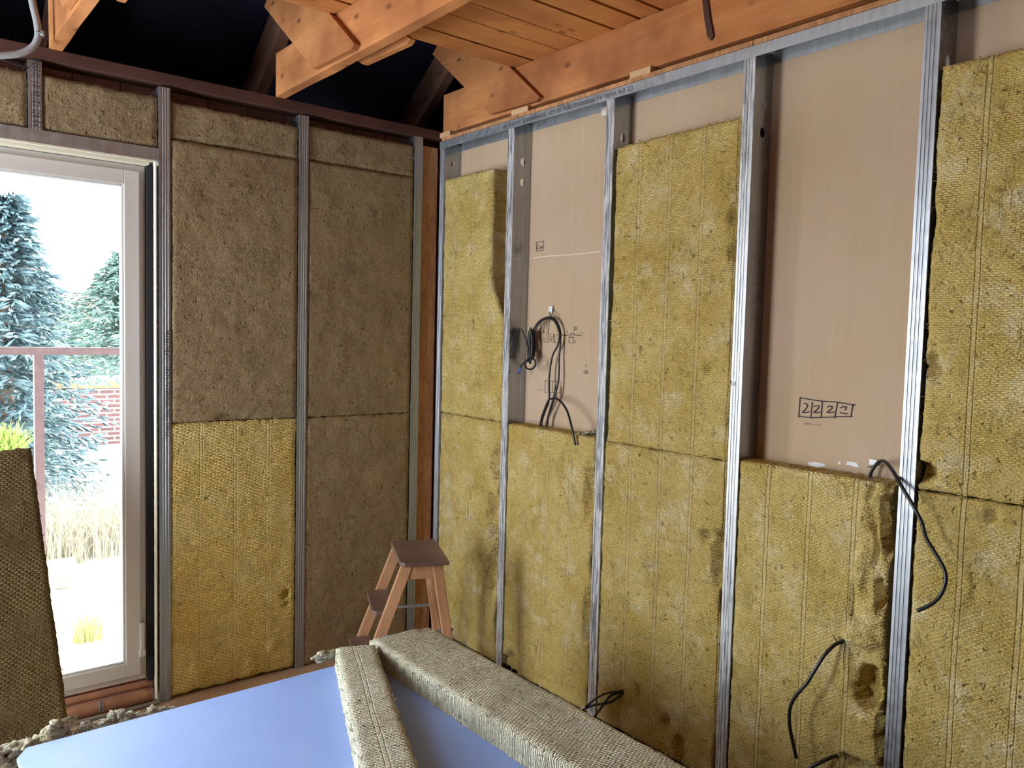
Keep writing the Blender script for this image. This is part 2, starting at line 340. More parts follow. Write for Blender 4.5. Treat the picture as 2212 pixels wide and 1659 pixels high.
# right wall: plasterboard backing
RW = .1005
wr = MB().box((RW, -5.8, 0), (RW+.0125, .22, 2.55)).build('wall_right', CARD); tag(wr, kind='structure')
# back wall with the door opening
OX0, OX1, OZ1, OZ0 = -3.15, -1.338, 2.215, .085  # unseen left part of the opening, widened to let in more light
wb = MB()
wb.box((OX1, .1, 0), (.25, .34, 2.52)); wb.box((-3.6, .1, 0), (OX0, .34, 2.52)); wb.box((OX0, .1, OZ1), (OX1, .34, 2.52)); wb.box((OX0, .13, -.1), (OX1, .34, OZ0-.01))
wb = wb.build('wall_back', REDBRK, origin=(0, 0, .03)); tag(wb, kind='structure')
wf = MB(); wf.box((-3.6, -6, 0), (.25, -5.8, 2.75))
tag(wf.build('wall_front', PLAST), kind='structure')
wl = MB(); wl.box((-3.6, -6, 0), (-3.45, -.95, 2.55)); wl.box((-3.6, -.15, 0), (-3.45, .1, 2.515)); wl.box((-3.6, -.95, 0), (-3.45, -.15, .3)); wl.box((-3.6, -.95, 2.2), (-3.45, -.15, 2.515))  # unseen window opening, added to light the right wall from the side
tag(wl.build('wall_left', PLAST), kind='structure')
# ceiling boards laid over the tie beams
ys = [-.55, -.69, -.86, -1.0, -1.17, -1.31, -1.42, -1.57, -1.70]
while ys[-1] > -5.9: ys.append(ys[-1]-random.Random(len(ys)).uniform(.11, .17))
cb = MB(); rg = random.Random(5)
for i in range(len(ys)-1):
    g = rg.choice((.006, .009, .013, .018)); z = 2.742+rg.uniform(0, .004)
    cb.box((-4.8, ys[i+1]+g, z), (.3, ys[i]-.001, z+.022))
tag(cb.build('ceiling', BOARDS, origin=(0, -3, 2.74)), kind='structure')
# roof above: membrane on the slope
rs = MB(); sl = .75
def roofz(y): return 2.66+(.62-y)*sl+.0
rs.prism([(-4.9, 1.0, roofz(1.0)), (-4.9, -6.2, roofz(-6.2)), (-4.9, -6.2, roofz(-6.2)+.02), (-4.9, 1.0, roofz(1.0)+.02)], (5.4, 0, 0))
rs.box((.36, -6.2, 2.5), (.4, 1.0, 8)); rs.box((-4.94, -6.2, 2.7), (-4.9, 1.0, 8)); rs.box((-4.9, -6.22, 2.7), (.4, -6.2, 8)); rs.box((-4.9, .9, 2.26), (.4, .93, 2.6)); rs.box((-4.9, .335, 2.26), (.4, .93, 2.29)); rs.box((-4.9, .34, 2.5), (-4.85, .93, 2.6)); rs.box((.1135, -6.2, 2.49), (.4, .93, 2.515)); rs.box((-4.9, -6.2, 2.5), (-3.5, .34, 2.51))  # unseen closing boxes; the soffit ones added to keep light out of the attic
tag(rs.build('roof_membrane', MEMB), 'dark navy roofing membrane sloping above the rafters and boards', 'membrane')
wp = MB().box((-3.59, .0, 2.5175), (.11, .11, 2.56)).build('wall_plate', DARKW, origin=(-1, 0, 2.5)); tag(wp, 'dark reddish timber plate running along the top of the back wall', 'timber')
# low course of pale wooden blocks under the plate stays in wall_back (red blocks)
# ================================================================ roof trusses
def truss(xb, label, wdt=.043, zb=2.56, zt=2.742, br=True, xr=None):
    t = empty('roof_truss', (xb, 0, zb))
    def part(mb, nm, m, **k):
        o = mb.build(nm, m, origin=(xb, -.4, zb)); o.parent = t; o.location = (0, -.4, 0); return o
    b = MB(); n = 36; pts = []
    rg = random.Random(int(abs(xb)*100)+3)
    # slightly wany beam, lower arris wandering
    segs = [(-5.75+5.75*i/n) for i in range(n+1)]; vs = []
    for y in segs:
        e = .003*noise.noise(Vector((y*5, xb*9, 1))); e2 = .0025*noise.noise(Vector((y*9, xb*9, 7)))
        vs += [(xb+e, y, zb+e2), (xb+wdt+e, y, zb-e2), (xb+wdt, y, zt), (xb, y, zt)]
    fs = [(4*i+a, 4*i+(a+1) % 4, 4*i+4+(a+1) % 4, 4*i+4+a) for i in range(n) for a in range(4)]+[(3, 2, 1, 0), (4*n, 4*n+1, 4*n+2, 4*n+3)]
    b.add(vs, fs); part(b, 'tie_beam', BEAM)
    xr0 = xb+wdt+.002 if xr is None else xr
    r = MB().prism([(xr0, .75, roofz(.75)-.012), (xr0, -5.7, roofz(-5.7)-.012), (xr0, -5.7, roofz(-5.7)-.012-.2), (xr0, .75, roofz(.75)-.012-.2)], (.05, 0, 0))
    part(r, 'rafter', RAFT)
    if br:
        for s_, x0 in ((0, xb-.024), (1, xb+wdt+(.054 if xr is None else .001))):
            sh = 0 if s_ == 0 else -.18
            poly = [(-.765+sh, zb+.018), (-.745+sh, zb+.006), (-.42+sh, zb+.014), (.075, 2.955), (-.12, 3.10)]
            part(MB().prism([(x0, y, z) for y, z in poly], (.022, 0, 0)), 'brace', BEAM)
    return tag(t, label, 'roof truss', 'roof trusses')
truss(.018, 'timber roof truss running along the top of the plasterboarded wall', zb=2.55, wdt=.05)
truss(-.85, 'timber roof truss with knotty brace, middle one between corner and door')
truss(-1.71, 'timber roof truss above the glazed door, beside grey conduit')
truss(-2.57, 'timber roof truss farthest from the plasterboarded wall')

# splinter of bark hanging on right beam, dark old slot
def Rp(px, py, x=0.0): return onto(px, py, 0, x)
b = MB(); a = [Rp(*p, .016) for p in ((1519,0),(1531,0),(1536,40),(1543,78),(1538,88),(1530,80),(1524,45))]
b.prism(a, (-.006, 0, 0)); tag(b.build('bark_splinter', DARKW), 'dark splinter hanging on the beam over the plasterboarded wall', 'splinter')
# ================================================================ metal profiles
def prof(poly, z0, z1, m_, name='s', parent=None, th=.0009): ...
def web_with_holes(mb, wx, y, z0, z1, holes, r=.0135, ry=.0165):
    """web in plane y=const, x from 0 to wx, with round service holes at heights holes"""
    zs = [z0]; cells = []
    for h in sorted(holes):
        cells.append((h-.024, h+.024, h))
    cur = z0
    def quad(a, b):
        mb.add([(0.0009, y, a), (wx, y, a), (wx, y, b), (0.0009, y, b)], [(0, 1, 2, 3)])
    for a, b, h in cells:
        quad(cur, a); cur = b; n = 24; cxx = wx*.52; V = []
        for k in range(n):
            t = 2*PI*(k+.5)/n; c, s = math.cos(t), math.sin(t); q = 1/max(abs(c), abs(s))
            V.append((cxx+c*q*(wx-.0009-cxx if c > 0 else cxx-.0009), y, h+s*q*.024))
        # exact corners come from neighbours; ring to hole
        for k in range(n):
            t = 2*PI*(k+.5)/n; V.append((cxx+math.cos(t)*r, y, h+math.sin(t)*ry))
        F = [(k, (k+1) % n, n+(k+1) % n, n+k) for k in range(n)]
        mb.add(V, F)
        for sx_, xx in ((0, .0009), (1, wx)):
            for sz in (0, 1):
                zz = a if sz == 0 else b; cand = sorted(range(n), key=lambda k: (V[k][0]-xx)**2+(V[k][2]-zz)**2)[:2]
                mb.add([V[cand[0]], V[cand[1]], (xx, y, zz)], [(0, 1, 2)])
    quad(cur, z1)
def stud_mb(wx, z0, z1, holes=(), fl=.043):
    """C stud, web at local y=0 (looking -Y), ribbed front flange in plane x=0 running to +Y"""
    mb = MB(); ribs = [(0, 0), (0, .009), (.0012, .0105), (.0012, .0125), (0, .014), (0, .0195), (.0012, .021), (.0012, .023), (0, .0245), (0, .030), (.0012, .0315), (.0012, .0335), (0, .035), (0, fl), (.006, fl)]
    def strip(pl, m=1):
        for (a, b), (c, d) in zip(pl, pl[1:]): mb.add([(a, b, z0), (c, d, z0), (c, d, z1), (a, b, z1)], [(0, 1, 2, 3)])
    strip(ribs); strip([(wx, 0), (wx, fl), (wx-.006, fl)])
    web_with_holes(mb, wx, 0, z0, z1, holes); strip([(0, 0), (.0009, 0)])
    return mb
def solid(o, th=.0009):
    s = o.modifiers.new('solidify', 'SOLIDIFY'); s.thickness = th; s.offset = 0; return o
def clip_print(txt, size, loc, rot, m, parent, name='printed_text', sx=1.0):
    c = bpy.data.curves.new(name, 'FONT'); c.body = txt; c.size = size; c.align_x = 'LEFT'; c.align_y = 'CENTER'; c.space_character = 1.15
    t = bpy.data.objects.new(name, c); C.objects.link(t); bpy.context.view_layer.update()
    me = bpy.data.meshes.new_from_object(t.evaluated_get(bpy.context.evaluated_depsgraph_get())); bpy.data.objects.remove(t)
    me.materials.clear(); me.materials.append(m)
    o = bpy.data.objects.new(name, me); C.objects.link(o); o.parent = parent; o.location = loc; o.rotation_euler = rot; o.scale = (sx, 1, 1); return o
YS = [Rp(1098, 300).y-.043, Rp(1310, 240).y-.043, Rp(1608, 140).y-.043, Rp(1999, 12).y-.043]
YS += [YS[3]-.6, YS[3]-1.2, YS[3]-1.8]
YC = -.047                                      # corner stud
HT = 2.500
GS = 'vertical metal studs of the plasterboarded wall'
labs = ['metal stud in the corner, its web dark between corner and first mat', 'oxidised metal stud between corner mats and the coiled cables bay', 'metal stud to the right of the coiled black cables',
        'broad white-stained metal stud left of the 2222 marking', 'ribbed metal stud right of the 2222 marking, black cable crossing it']
studs = []
for i, y in enumerate([YC]+YS):
    hz = [2.33, 2.24] if i else [2.40, 2.31]
    s = solid(stud_mb(.1, .003, 2.499, hz).build('metal_stud', STEELO if i in (1, 2, 3) else STEEL, origin=(0, 0, 0))); s.location = (0, y, 0)
    tag(s, labs[i] if i < 5 else ['metal stud just beyond the right edge of the picture', 'metal stud second beyond the right edge', 'metal stud third beyond the right edge'][i-5], 'metal stud', GS); studs.append(s)
def track_mb(wx, y0, y1, z, up, h=.036):
    mb = MB(); s = 1 if up else -1
    for q in ([(-.001, z), (wx+.0003, z)], [(-.001, z), (-.001, z+s*h)], [(wx+.0003, z), (wx+.0003, z+s*h)]):
        (a, b), (c, d) = q; mb.add([(a, y0, b), (a, y1, b), (c, y1, d), (c, y0, d)], [(0, 1, 2, 3)])
    return mb
tt = solid(track_mb(.0992, -5.7, -.001, 2.508, False).build('metal_track', STEELT, origin=(0, 0, 0))); tag(tt, 'long metal head track across the stud tops, printed with dark lettering', 'metal track')
bt = solid(track_mb(.0992, -5.7, -.001, .001, True).build('metal_track', STEELT, origin=(0, 0, 0))); tag(bt, 'long metal floor track under the studs, mostly behind lying wool strips', 'metal track')
# lettering on the head track (upside down, as mounted)
p = Rp(1368, 186, -.0022)
pr = clip_print('CE EN 14195 A1 W000001E D0N 151521  D0W000001E  151521 00', .024, (0, 0, 0), (0, 0, 0), PRINT, None)
pr.matrix_world = Matrix.Translation((-.0026, p.y, 2.490)) @ Matrix(((0, 0, -1), (1, 0, 0), (0, -1, 0))).to_4x4()
bpy.context.view_layer.update(); mw = pr.matrix_world.copy(); pr.parent = tt; pr.matrix_parent_inverse = Matrix.Translation(tt.location).inverted(); pr.matrix_basis = mw
# torn knock-out in track between studs
b = MB(); a, c = Rp(1262, 232, -.001), Rp(1290, 222, -.001)
for k in range(2):
    y = c.y+.014+(a.y-c.y-.028)*k
    b.lump((.096, y, 2.468), (.004, .010, .016), 3+k, 2, .3)
b.box((.094, c.y, 2.452), (.0975, a.y, 2.488)); tag(b.build('plaster_scrap', plain('plaster_chip', (.72,.60,.52), .9, vs=60, var=.3)), 'small crumbly plaster scrap stuck in head track above the coiled cables bay', 'plaster scrap')
# thin packing strip of sheathing above the track, and shims
b = MB(); rg = random.Random(2)
yy = -.02
while yy > -5.7:
    L_ = 1.2 if yy < -.1 else .6
    b.box((-.004, yy-L_+.003, 2.5095), (.11, yy, 2.5175)); b.box((-.002, yy-L_+.003, 2.5185), (.11, yy, 2.526)); yy -= L_
tag(b.build('plywood_strip', OSB), 'double strip of splintery sheathing board lying on the head track', 'plywood strip')
SHIM = wood('shim_wood', (.62,.40,.22), (.70,.48,.28), (.5,.28,.14), knots=False)
for (pa, pb), lb in zip((((950, 300), (972, 290)), ((1105, 245), (1140, 235)), ((1360, 168), (1405, 158))), ('small pale wooden shim above head track in the corner', 'wooden shim above the first oxidised stud', 'pale wooden shim above the bay with a tall mat')):
    y0, y1 = Rp(*pa).y, Rp(*pb).y; tag(MB().box((-.001, y1, 2.5265), (.06, y0, 2.551)).build('wooden_shim', SHIM, bevel=.001), lb, 'shim', 'shims above the head track')
# header above door, back wall studs
GBk = 'vertical metal studs of the back wall'
def bstud(x, z0, z1, lb, m=STEEL, fl=.043):
    mb = stud_mb(.1, z0, z1, (), fl); s = mb.build('metal_stud', m, origin=(0, 0, 0)); solid(s)
    s.location = (x, 0, 0); s.rotation_euler = (0, 0, PI/2); s.scale = (1, -1, 1)          # flange in plane y=0 running to +X
    return tag(s, lb, 'metal stud', GBk)
xs1, xs2, xs3 = onto(343, 185, 1, 0).x, onto(647.5, 248, 1, 0).x, onto(897.7, 298, 1, 0).x
ST1 = bstud(xs1, .002, 2.505, 'metal stud at the right jamb of the glazed door, with printed lettering')
bstud(xs2, .002, 2.505, 'metal stud on back wall between the two columns of wool mats')
bstud(xs3, .002, 2.515, 'metal stud on back wall beside reddish board strip near the corner')
xq = onto(60, 145, 1, 0).x
ST0 = bstud(xq, 2.262, 2.505, 'short metal stud above the glazed door with large dark lettering')
hp = MB().box((OX0, -.0015, 2.216), (xs1, 0, 2.262)).box((OX0, -.0015, 2.2150), (xs1, .1, 2.2165)).build('metal_header', STEELT, origin=(-2, 0, 2.21)); tag(hp, 'horizontal grey metal profile along the top of the glazed door', 'metal header')
clip_print('CE EN 14195 A1 W0000', .0185, (.016-.0, .0006, .0), (0, 0, 0), PRINT, ST0, 'printed_text')
for o in list(ST0.children): bpy.data.objects.remove(o)
def vprint(par, x, z, txt, size, m=PRINT, sxx=1.0):
    o = clip_print(txt, size, (0, 0, 0), (0, 0, 0), m, None, 'printed_text', sxx)
    # world: reading upwards, on the face y = -0.0012
    R_ = Matrix(((0, -1, 0), (0, 0, -1), (1, 0, 0))).to_4x4()
    o.matrix_world = Matrix.Translation((x, -.0018, z)) @ R_ @ Matrix.Diagonal((sxx, 1, 1, 1))
    bpy.context.view_layer.update(); mw = o.matrix_world.copy(); o.parent = par; o.matrix_parent_inverse = (Matrix.Translation(par.location) @ par.rotation_euler.to_matrix().to_4x4() @ Matrix.Diagonal((*par.scale, 1))).inverted(); o.matrix_basis = mw
    return o
vprint(ST0, xq+.018, 2.268, 'CE EN 14195 A1 W0000', .021); vprint(ST0, xq+.034, 2.268, 'CE EN 14195 A1 W0000', .021)
vprint(ST1, xs1+.026, 1.10, '121521 D00 W000001E 151521 CE EN 14195', .020)
vprint(ST1, xs1+.035, 1.11, '121521 D00 W000001E 151521 CE EN 14195', .020)
# OSB strip in the corner on back wall
tag(MB().box((xs3+.046, .012, .0), (-.003, .03, 2.478)).build('board_strip', OSB), 'narrow reddish chipboard strip filling the inner corner of the back wall', 'board strip')
# ================================================================ mats in the right wall
RZ = -PI/2
def rb(i_top, i_bot, z0, z1, mat, seed, lb, th=.098, x=.001, **kw):
    """mat between world y=i_top (far) and i_bot (near)"""
    return batt('wool_mat', mat, (x, (i_top+i_bot)/2, z0), RZ, (abs(i_top-i_bot), z1-z0, th), seed, lb, **kw)
g = .003
far0 = YC-.001; near0 = YS[0]+.043+g
wd0 = far0-near0
gap = lambda v: (.0 if v < .42 else .085*min(1, (v-.42)/.05)*(1.0)) if v < .75 else .085
yg = Rp(1064, 365).y
gp = abs(near0-yg)
def R0(v):
    t = min(1, max(0, (v-.36)/.24)); t = t*t*(3-2*t)
    return .004+(gp-.004)*t+.006*(1-t)*noise.noise(Vector((v*30, 3, 3)))
rb(far0, near0, 1.162, 2.318, WOOL, 11, 'upper corner wool mat, cut narrow so its shaded edge shows', R=R0)
def ragR(a, f, s): return lambda v: a*max(0, .45+noise.noise(Vector((v*f, s, 0)))*1.7)
rb(far0, near0, .036, 1.158, WOOL, 12, 'lower corner wool mat behind the wooden stool, edge torn dark', R=ragR(.022, 9, 2.2), lumps=[(.9, .62, .04, .10, .045), (.88, .35, .03, .12, .05), (.95, .82, .03, .10, .05), (.97, .5, .03, .2, .05), (.72, .27, .02, .03, .03)])
rb(YS[0]-g, YS[1]+.043+g, .036, 1.158, WOOL, 13, 'wool mat below the coiled black cables', R=ragR(.012, 10, 4.), T=lambda u: .0, lumps=[(.96, .8, .03, .12, .04), (.12, .05, .05, .04, .04), (.97, .35, .02, .12, .05), (.05, .02, .08, .05, .03)])
rb(YS[1]-g, YS[2]+.043+g, .036, 1.150, WOOL, 14, 'wool mat with three short cables sticking out low down', R=ragR(.008, 8, 5.), lumps=[(.90, .76, .06, .02, .03), (.38, .165, .012, .03, .03), (.97, .70, .03, .1, .04), (.75, .05, .03, .05, .03), (.62, .12, .015, .03, .03)])
rb(YS[1]-g, YS[2]+.043+g, 1.1535, 2.288, WOOL, 15, 'tall seamed wool mat above the three short cables', L=lambda v: .012+.006*noise.noise(Vector((v*6, 1, 1))), T=lambda u: .004-.008*u, lumps=[(.99, .62, .03, .03, .03), (.97, .72, .02, .04, .03), (.3, .32, .012, .02, .02), (.83, .27, .012, .02, .02)])
def uvl(items, y0, y1, z0, z1):
    out = []
    for px, py, ru, rv, d in items:
        p_ = Rp(px, py); out.append((abs(p_.y-y0)/abs(y1-y0), (p_.z-z0)/(z1-z0), ru, rv, d))
    return out
rb(YS[2]-g, YS[3]+.043+g, .036, 1.162, WOOL, 16, 'torn wool mat below the 2222 marking, cables poking out', th=.096, rag=.0035, amp=.0022, cell=.0085,
   R=lambda v: .014+.010*noise.noise(Vector((v*9, 7, 7))), lumps=uvl([(1880,1490,.040,.080,.062), (1868,1378,.055,.034,-.016), (1895,1330,.045,.04,-.012), (1912,1290,.012,.055,.05), (1902,1180,.006,.075,.035), (1926,1125,.009,.12,.05), (1893,1062,.010,.035,.02),
     (1880,1120,.020,.05,-.009), (1912,1165,.012,.05,-.010), (1868,1230,.020,.08,-.007), (1850,1300,.004,.07,.012), (1822,1390,.012,.008,.03), (1885,1570,.035,.04,-.008), (1868,1656,.07,.015,.06), (1915,1600,.01,.12,.05), (1650,1540,.012,.008,.010), (1846,1455,.004,.08,.012)], YS[2]-g, YS[3]+.043+g, .036, 1.162))
rb(YS[3]-g, YS[4]+.043+g, .036, 1.158, WOOL, 17, 'lower wool mat at the right picture edge behind the hanging cable', L=lambda v: .004, lumps=[(.6, .3, .03, .02, .02), (.35, .97, .02, .02, .02)])
rb(YS[3]-g, YS[4]+.043+g, 1.164, 2.302, WOOL, 18, 'upper wool mat at the right picture edge with dark stains', L=lambda v: .005+.005*noise.noise(Vector((v*7, 1, 2))), T=lambda u: .0, lumps=[(.02, .04, .03, .03, .05), (.04, .3, .02, .05, .03)])
for k in (4, 5):
    rb(YS[k]-g, YS[k+1]+.043+g, .036, 1.158, WOOL, 19+k, ['', '', '', '', 'lower wool mat outside the right picture edge', 'lower wool mat two bays outside the right picture edge'][k], cell=.03)
    rb(YS[k]-g, YS[k+1]+.043+g, 1.164, 2.302, WOOL, 29+k, ['', '', '', '', 'upper wool mat outside the right picture edge', 'upper wool mat two bays outside the right picture edge'][k], cell=.03)
b = MB(); q_ = onto(1268, 936, 0, .05)
for k in range(4): b.lump((q_.x+.012*k-.02, q_.y+.022-.015*k, 1.160+.004*k), (.014, .020, .006), 50+k, 3, .5)
tag(b.build('wool_scrap', WOOLC), 'torn wool flap lying on the mat edge below the coiled cables', 'wool scrap')
# ================================================================ mats in the back wall
def bb(x0, x1, z0, z1, mat, seed, lb, y=.002, th=.095, **kw):
    return batt('wool_mat', mat, ((x0+x1)/2, y, z0), 0, (x1-x0, z1-z0, th), seed, lb, **kw)
a0, a1, b0, b1 = xs1+.045, xs2-.003, xs2+.045, xs3-.003
bb(a0, a1, .006, 1.160, WOOLW, 41, 'yellow woven wool mat, lower one beside the glazed door', B=lambda u: .008+.010*max(0, noise.noise(Vector((u*9, 0, 4)))), lumps=[(.92, .30, .02, .015, .03), (.93, .26, .02, .012, .03), (.8, .1, .03, .03, -.008), (.2, .06, .04, .04, -.008), (.62, .04, .03, .03, -.010)], face_w=60)
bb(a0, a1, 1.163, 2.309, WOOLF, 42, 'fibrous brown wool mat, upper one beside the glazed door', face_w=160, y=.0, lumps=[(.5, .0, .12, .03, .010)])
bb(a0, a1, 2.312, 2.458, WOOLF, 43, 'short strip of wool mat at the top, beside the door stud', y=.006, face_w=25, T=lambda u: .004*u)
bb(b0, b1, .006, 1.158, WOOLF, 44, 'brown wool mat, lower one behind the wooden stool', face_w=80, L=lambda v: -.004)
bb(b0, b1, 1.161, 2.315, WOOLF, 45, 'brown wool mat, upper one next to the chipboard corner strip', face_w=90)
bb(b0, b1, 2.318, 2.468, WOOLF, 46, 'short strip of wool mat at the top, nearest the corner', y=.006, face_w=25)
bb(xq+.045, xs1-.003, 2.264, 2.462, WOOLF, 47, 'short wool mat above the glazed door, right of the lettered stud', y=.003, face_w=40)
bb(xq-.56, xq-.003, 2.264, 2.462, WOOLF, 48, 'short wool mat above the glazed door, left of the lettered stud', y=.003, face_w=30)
# ================================================================ glazed door
dr = empty('door_1', (-2.245, .09, OZ0)); tag(dr, kind='structure')
def dpart(mb, nm, m, bevel=.002):
    o = mb.build(nm, m, origin=(-2.245, .09, OZ0), bevel=bevel); o.parent = dr; o.location = (0, 0, 0); return o
def frame_mb(x0, x1, z0, z1, w_, y0, y1):
    m_ = MB(); m_.box((x0, y0, z0), (x0+w_, y1, z1)); m_.box((x1-w_, y0, z0), (x1, y1, z1)); m_.box((x0+w_, y0, z0), (x1-w_, y1, z0+w_)); m_.box((x0+w_, y0, z1-w_), (x1-w_, y1, z1)); return m_
FX0, FX1, FZ0, FZ1 = OX0+.01, -1.362, OZ0+.005, 2.197
dpart(frame_mb(FX0, FX1, FZ0, FZ1, .038, .075, .13), 'door_frame', PVC)
xm = (FX0+FX1)/2
for (s0, s1) in ((xm+.004, FX1-.026), (FX0+.026, xm-.004)):
    sz0, sz1 = FZ0+.028, FZ1-.026
    o = dpart(frame_mb(s0, s1, sz0, sz1, .056, .058, .115), 'sash', PVC)
    q = frame_mb(s0+.054, s1-.054, sz0+.054, sz1-.054, .012, .068, .10).build('glazing_bead', PVC, origin=(-2.245, .09, OZ0), bevel=.004); q.parent = o; q.location = (0, 0, 0)
    dpart(MB().box((s0+.06, .087, sz0+.06), (s1-.06, .091, sz1-.06)), 'glass_pane', GLASS, 0)
dpart(MB().box((FX1-.030, .046, .20), (FX1-.014, .062, .335)).box((FX1-.034, .044, .195), (FX1-.010, .064, .222)), 'hinge', PVC, .003)
# dark foam joint and thin timber lining round the frame
b = MB(); b.box((FX1+.001, .055, OZ0), (OX1+.0, .12, FZ1+.006)); tag(b.build('foam_strip', FOAM), 'black sealing foam filling the gap right of the door frame', 'foam strip')
LIN = plain('cream_lining', (.72,.66,.52), .6, vs=20); b = MB(); b.box((OX0, .03, FZ1+.002), (OX1-.02, .10, FZ1+.013)); b.box((OX0, .0, 2.2085), (OX1, .02, 2.2145)); b.box((OX1-.004, .0, .02), (OX1, .03, 2.2085))
tag(b.build('trim_1', LIN), kind='structure')
# brown pipes and strap under the door
def pipe(z, r, y, lb, x0=-3.1, x1=-1.345):
    m_ = MB(); pts = [(x0+(x1-x0)*i/14, y+.002*noise.noise(Vector((i, z*50, 0))), z) for i in range(15)]; m_.tube(pts, r, 20, 3)
    return tag(m_.build('pipe', PIPE), lb, 'pipe', 'brown pipes below the door')
pipe(.0285, .027, .05, 'thick brown pipe lying on the floor under the door'); pipe(.071, .014, .062, 'thin brown pipe above the thick one under the door')
xst = onto(219, 1530, 1, .02).x
b = MB(); n = 12
for i in range(n):
    t0, t1 = -.5+i*.24, -.5+(i+1)*.24
    p0, p1 = (.05-.0285*math.cos(t0), .0285+.0285*math.sin(t0)), (.05-.0285*math.cos(t1), .0285+.0285*math.sin(t1))
    if i < 7: b.add([(xst-.009, p0[0], p0[1]), (xst+.009, p0[0], p0[1]), (xst+.009, p1[0], p1[1]), (xst-.009, p1[0], p1[1])], [(0, 1, 2, 3)])
stp = solid(b.build('pipe_strap', STEELT, origin=(xst, 0, 0)), .0015); tag(stp, 'perforated metal strap holding the brown pipes', 'strap')
b = MB()
for i in range(5): t = -.3+i*.32; b.lump((xst, .05-.0298*math.cos(t)-.0, .0285+.0298*math.sin(t)), (.0035, .0012, .0035), i, 1, 0)
o = b.build('strap_hole', FOAM, origin=(xst, 0, 0)); o.parent = stp; o.location = (0, 0, 0)
for k, (dz, lb) in enumerate(((.008, 'thin grey cable running along the brown pipes, upper'), (.003, 'thin grey cable on floor along the brown pipes, lower'))):
    pts = [onto(px, py, 1, -.0-.012*k) for px, py in ((60, 1600), (160, 1566), (240, 1541), (300, 1526), (345, 1515))]
    pts = [Vector((p_.x, -.006-.014*k, .006+.01*k)) for p_ in pts]
    tag(MB().tube(pts, .004, 8).build('cable', plain('grey_cable', (.20,.21,.22), .4)), lb, 'cable')
# ================================================================ handwriting on plasterboard
def ribbon(mb, px, wpx=2.0, x=RW-.0012):
    P = [onto(a, b_, 0, x) for a, b_ in px]
    for kk, (a, b_) in enumerate(zip(P, P[1:])):
        d = (b_-a); off = Vector((-.00008*(len(mb.v) % 12)/4, 0, 0)); a = a+off; b_ = b_+off
        if d.length < 1e-6: continue
        s_ = Vector((1, 0, 0)).cross(d.normalized())*wpx*.0009
        e = d.normalized()*wpx*.0006; mb.add([a-s_-e, a+s_-e, b_+s_+e, b_-s_+e], [(0, 1, 2, 3)])
def conv(pts, ox, oy, k): return [(ox+a*k, oy+b_*k) for a, b_ in pts]
k1 = 260/2212
mk = MB()
for s in ([(755,160),(850,180),(1000,205),(1160,228),(1440,245),(1600,272),(1765,297)], [(750,165),(742,300),(722,520)], [(722,495),(830,518),(1000,532),(1135,525),(1390,515),(1600,508),(1715,508)],
          [(975,250),(960,380),(948,515)], [(1160,220),(1148,380),(1135,530)], [(1440,248),(1412,380),(1388,535)], [(1722,290),(1700,400),(1682,512)],
          [(822,272),(850,268),(882,290),(888,320),(850,375),(790,428),(850,436),(920,420)], [(1002,325),(1050,308),(1098,315),(1090,350),(1050,390),(1000,432),(1060,438),(1125,425)],
          [(1250,335),(1290,315),(1338,325),(1335,360),(1290,395),(1245,430),(1300,436),(1375,422)], [(1485,352),(1540,328),(1600,332),(1590,365),(1572,385)], [(1490,438),(1540,448),(1620,458)]):
    ribbon(mk, conv(s, 1640, 840, k1), 1.9)
k2 = 250/830.
for s in ([(258,145),(315,136),(310,200),(262,210),(258,145)], [(265,165),(272,158),(270,175),(262,190),(275,190)], [(280,170),(280,188),(286,188)], [(292,172),(292,188),(298,172)], [(302,172),(302,188),(308,180)]):
    ribbon(mk, conv(s, 1080, 480, k2), 1.3)
for s in ([(322,1136),(432,1146)], [(325,1136),(322,1222),(428,1226),(432,1146)], [(376,1146),(374,1224)], [(340,1155),(355,1165),(342,1180),(358,1180)], [(340,1190),(355,1198),(342,1212),(358,1212)], [(390,1165),(400,1175),(388,1188),(404,1190)], [(390,1198),(402,1205),(390,1218),(404,1220)],
          [(618,1015),(616,1035)], [(612,1058),(600,1082),(614,1082)], [(618,1066),(618,1084),(628,1084),(629,1068),(618,1066)]):
    ribbon(mk, conv(s, 1080, 480, k2), 1.2)
k3 = 200/2074.
for s in ([(700,600),(845,600),(845,1040),(800,1030),(740,1005),(700,1010),(700,600)], [(740,770),(725,800),(735,835),(760,820),(765,780),(795,820)], [(770,930),(765,960),(795,970),(795,930),(770,930)],
          [(880,860),(990,850),(990,905),(880,915),(880,860)], [(995,850),(1000,1030),(930,1015),(860,1035)], [(870,945),(895,960),(870,985),(900,985)], [(905,990),(920,950),(935,985)], [(945,985),(950,950),(975,945)],
          [(1020,865),(1110,865)], [(1015,865),(1010,1040),(1110,1030)], [(1070,900),(1085,950)], [(1175,875),(1320,880)], [(1180,862),(1320,868)], [(1290,770),(1310,780),(1290,810),(1315,810)],
          [(1360,835),(1460,835),(1430,915),(1350,915),(1360,835)], [(1385,850),(1380,900)], [(1410,850),(1405,900)], [(1460,740),(1435,820)], [(1450,680),(1505,685),(1515,750),(1455,745),(1450,680)], [(1470,700),(1480,735)],
          [(1340,920),(1445,920),(1440,1045),(1335,1045),(1340,920)], [(1460,1000),(1490,1010),(1460,1040),(1490,1040)], [(1460,850),(1640,885)], [(1465,880),(1640,882)], [(1545,830),(1560,832)], [(1590,835),(1600,820)], [(1615,835),(1625,820)], [(1650,800),(1652,835)]):
    ribbon(mk, conv(s, 1100, 640, k3), .9)
o = mk.build('handwriting', INK, origin=(0, 0, 0)); o.parent = wr; o.location = tuple(-Vector(wr.location))
mk = MB()
